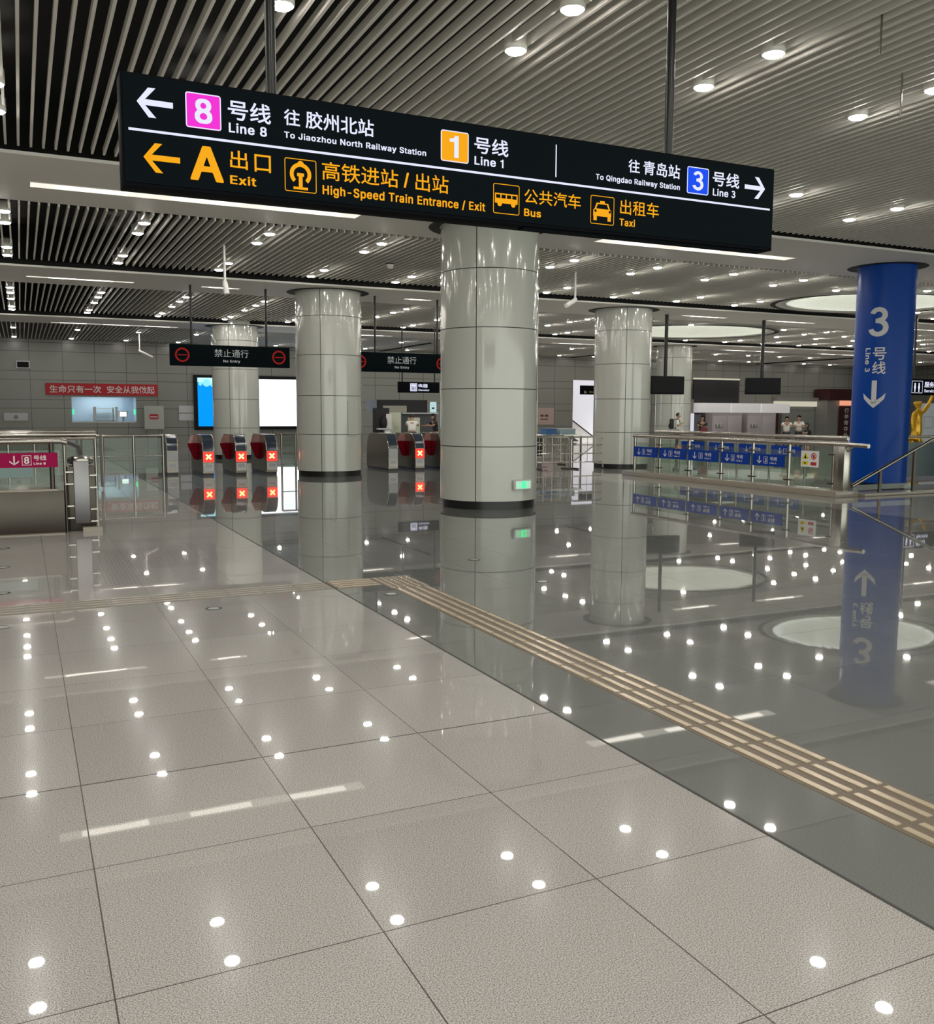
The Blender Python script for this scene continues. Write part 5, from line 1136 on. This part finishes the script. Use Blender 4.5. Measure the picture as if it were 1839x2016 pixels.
p1 = person('person in white T-shirt wearing a black backpack, hand at the chin', (24.4, 31.0, 0), R_(52), 1.56, (phone, phone), M['shirt_w'], .06)
t = thing('backpack', 'black backpack on the back of the standing person in white', 'backpack', (24.4, 31.0, 0), R_(52))
MB().box(-.15, .15, .135, .31, .92, 1.34).bevel(.05, 3).build('bag', M['bag_black'], t)
MB().box(-.10, .10, .31, .345, .96, 1.14).bevel(.015).build('pocket', M['bag_black'], t)
mb = MB()
for s in (-1, 1): mb.tube([(s*.10, .13, 1.30), (s*.11, .03, 1.335), (s*.11, -.10, 1.27), (s*.12, -.125, 1.12), (s*.12, .0, .98), (s*.12, .13, .95)], .014, 6)
mb.build('straps', M['bag_black'], t)
person('person in a black top carrying a red bag, right of the backpacker', (25.85, 31.2, 0), R_(-25), 1.46, (rest, cross), M['shirt_k'], .1)
t = thing('shoulder_bag', 'dark red bag held in front of the person in black', 'bag', (25.85, 31.2, 0), R_(-25))
MB().box(-.15, .16, -.38, -.24, .62, .98).bevel(.04, 3).build('bag', M['bag_red'], t)
MB().tube([(-.12, -.30, .96), (-.14, -.29, 1.06), (0, -.28, 1.12), (.14, -.29, 1.06), (.12, -.30, .96)], .012, 6).build('handle', M['bag_black'], t)
person('person in white leaning on the rail, left of the two in white', (29.4, 30.0, 0), R_(-40), 1.44, (rest, rest), M['shirt_w'], .12)
person('person in white with folded arms, right of the two in white', (30.1, 30.0, 0), R_(-50), 1.48, (cross, cross), M['shirt_w'], .06)
person('seated person in dark clothes, head down, right of the two in white', (31.0, 30.2, 0), R_(-120), 1.56, (rest, rest), M['shirt_k'], .25, long_hair=True, sit=True)
t = thing('stool', 'low stool under the seated person in dark clothes', 'stool', (31.0, 30.2, 0))
MB().lathe([(.001, .36), (.18, .36), (.18, .33), (.001, .33)], n=20).build('seat', M['grey'], t)
for a in range(4): MB().tube([(.12*math.cos(a*1.571+.7), .12*math.sin(a*1.571+.7), .34), (.16*math.cos(a*1.571+.7), .16*math.sin(a*1.571+.7), 0)], .015, 6).build('leg', M['steel_dark'], t)
person('person in a white shirt bending over behind the gates', (12.45, 30.6, 0), R_(155), 1.60, (rest, rest), M['shirt_w'], .62)
person('person in navy with long hair at the kiosk, cut off by the large column', (14.0, 32.0, 0), R_(-85), 1.50, (rest, rest), M['shirt_navy'], .2, long_hair=True)

# gold figure at the right edge
t = thing('figure_statue', 'glossy golden figure with a raised arm standing right of the blue column', 'statue', (25.93, 20.8, .64))
V = [(0, 0, .16), (.0, 0, .45), (.0, 0, .78), (.02, 0, 1.02), (.02, 0, 1.13), (-.02, 0, 1.27), (-.02, 0, 1.36), (.22, 0, 1.0), (.42, -.02, 1.20), (.60, -.04, 1.55), (-.18, 0, .95), (-.28, -.05, .70), (-.30, -.1, .45), (-.02, 0, .14)]
E_ = [(0, 1), (1, 2), (2, 3), (3, 4), (4, 5), (5, 6), (3, 7), (7, 8), (8, 9), (3, 10), (10, 11), (11, 12), (0, 13)]
skin_mesh('figure', V, E_, [(.19, .15), (.18, .15), (.17, .14), (.13, .10), (.045, .045), (.155, .155), (.14, .14), .075, .062, .05, .07, .06, .045, (.20, .16)], M['gold'], t)
t = thing('statue_base', 'dark blue pedestal under the golden figure', 'pedestal', (25.93, 20.8, 0))
MB().box(-.6, .9, -.4, .4, 0, .55).bevel(.02).build('block', mat('navy_block', (.01, .02, .09), .3), t)
MB().box(-.62, .92, -.42, .42, .50, .56).build('top_slab', M['plinth'], t, False)
t = thing('poster_stand', 'pale poster with faint print behind the golden figure', 'poster', (27.9, 22.2, 0))
MB().box(-.1, 1.3, 0, .05, .3, 1.95).build('sheet', mat('poster_pale', (.62, .66, .72), .5), t, False)
mb = MB(); fn = plane_y(-.004)
add_frame(mb, .1, .55, 1.1, 1.5, .02, fn); mb.build('print', M['grey'], t, False)
for x in (0, 1.2): MB().box(x-.02, x+.02, .05, .09, 0, 1.9).build('leg', M['steel_dark'], t, False)
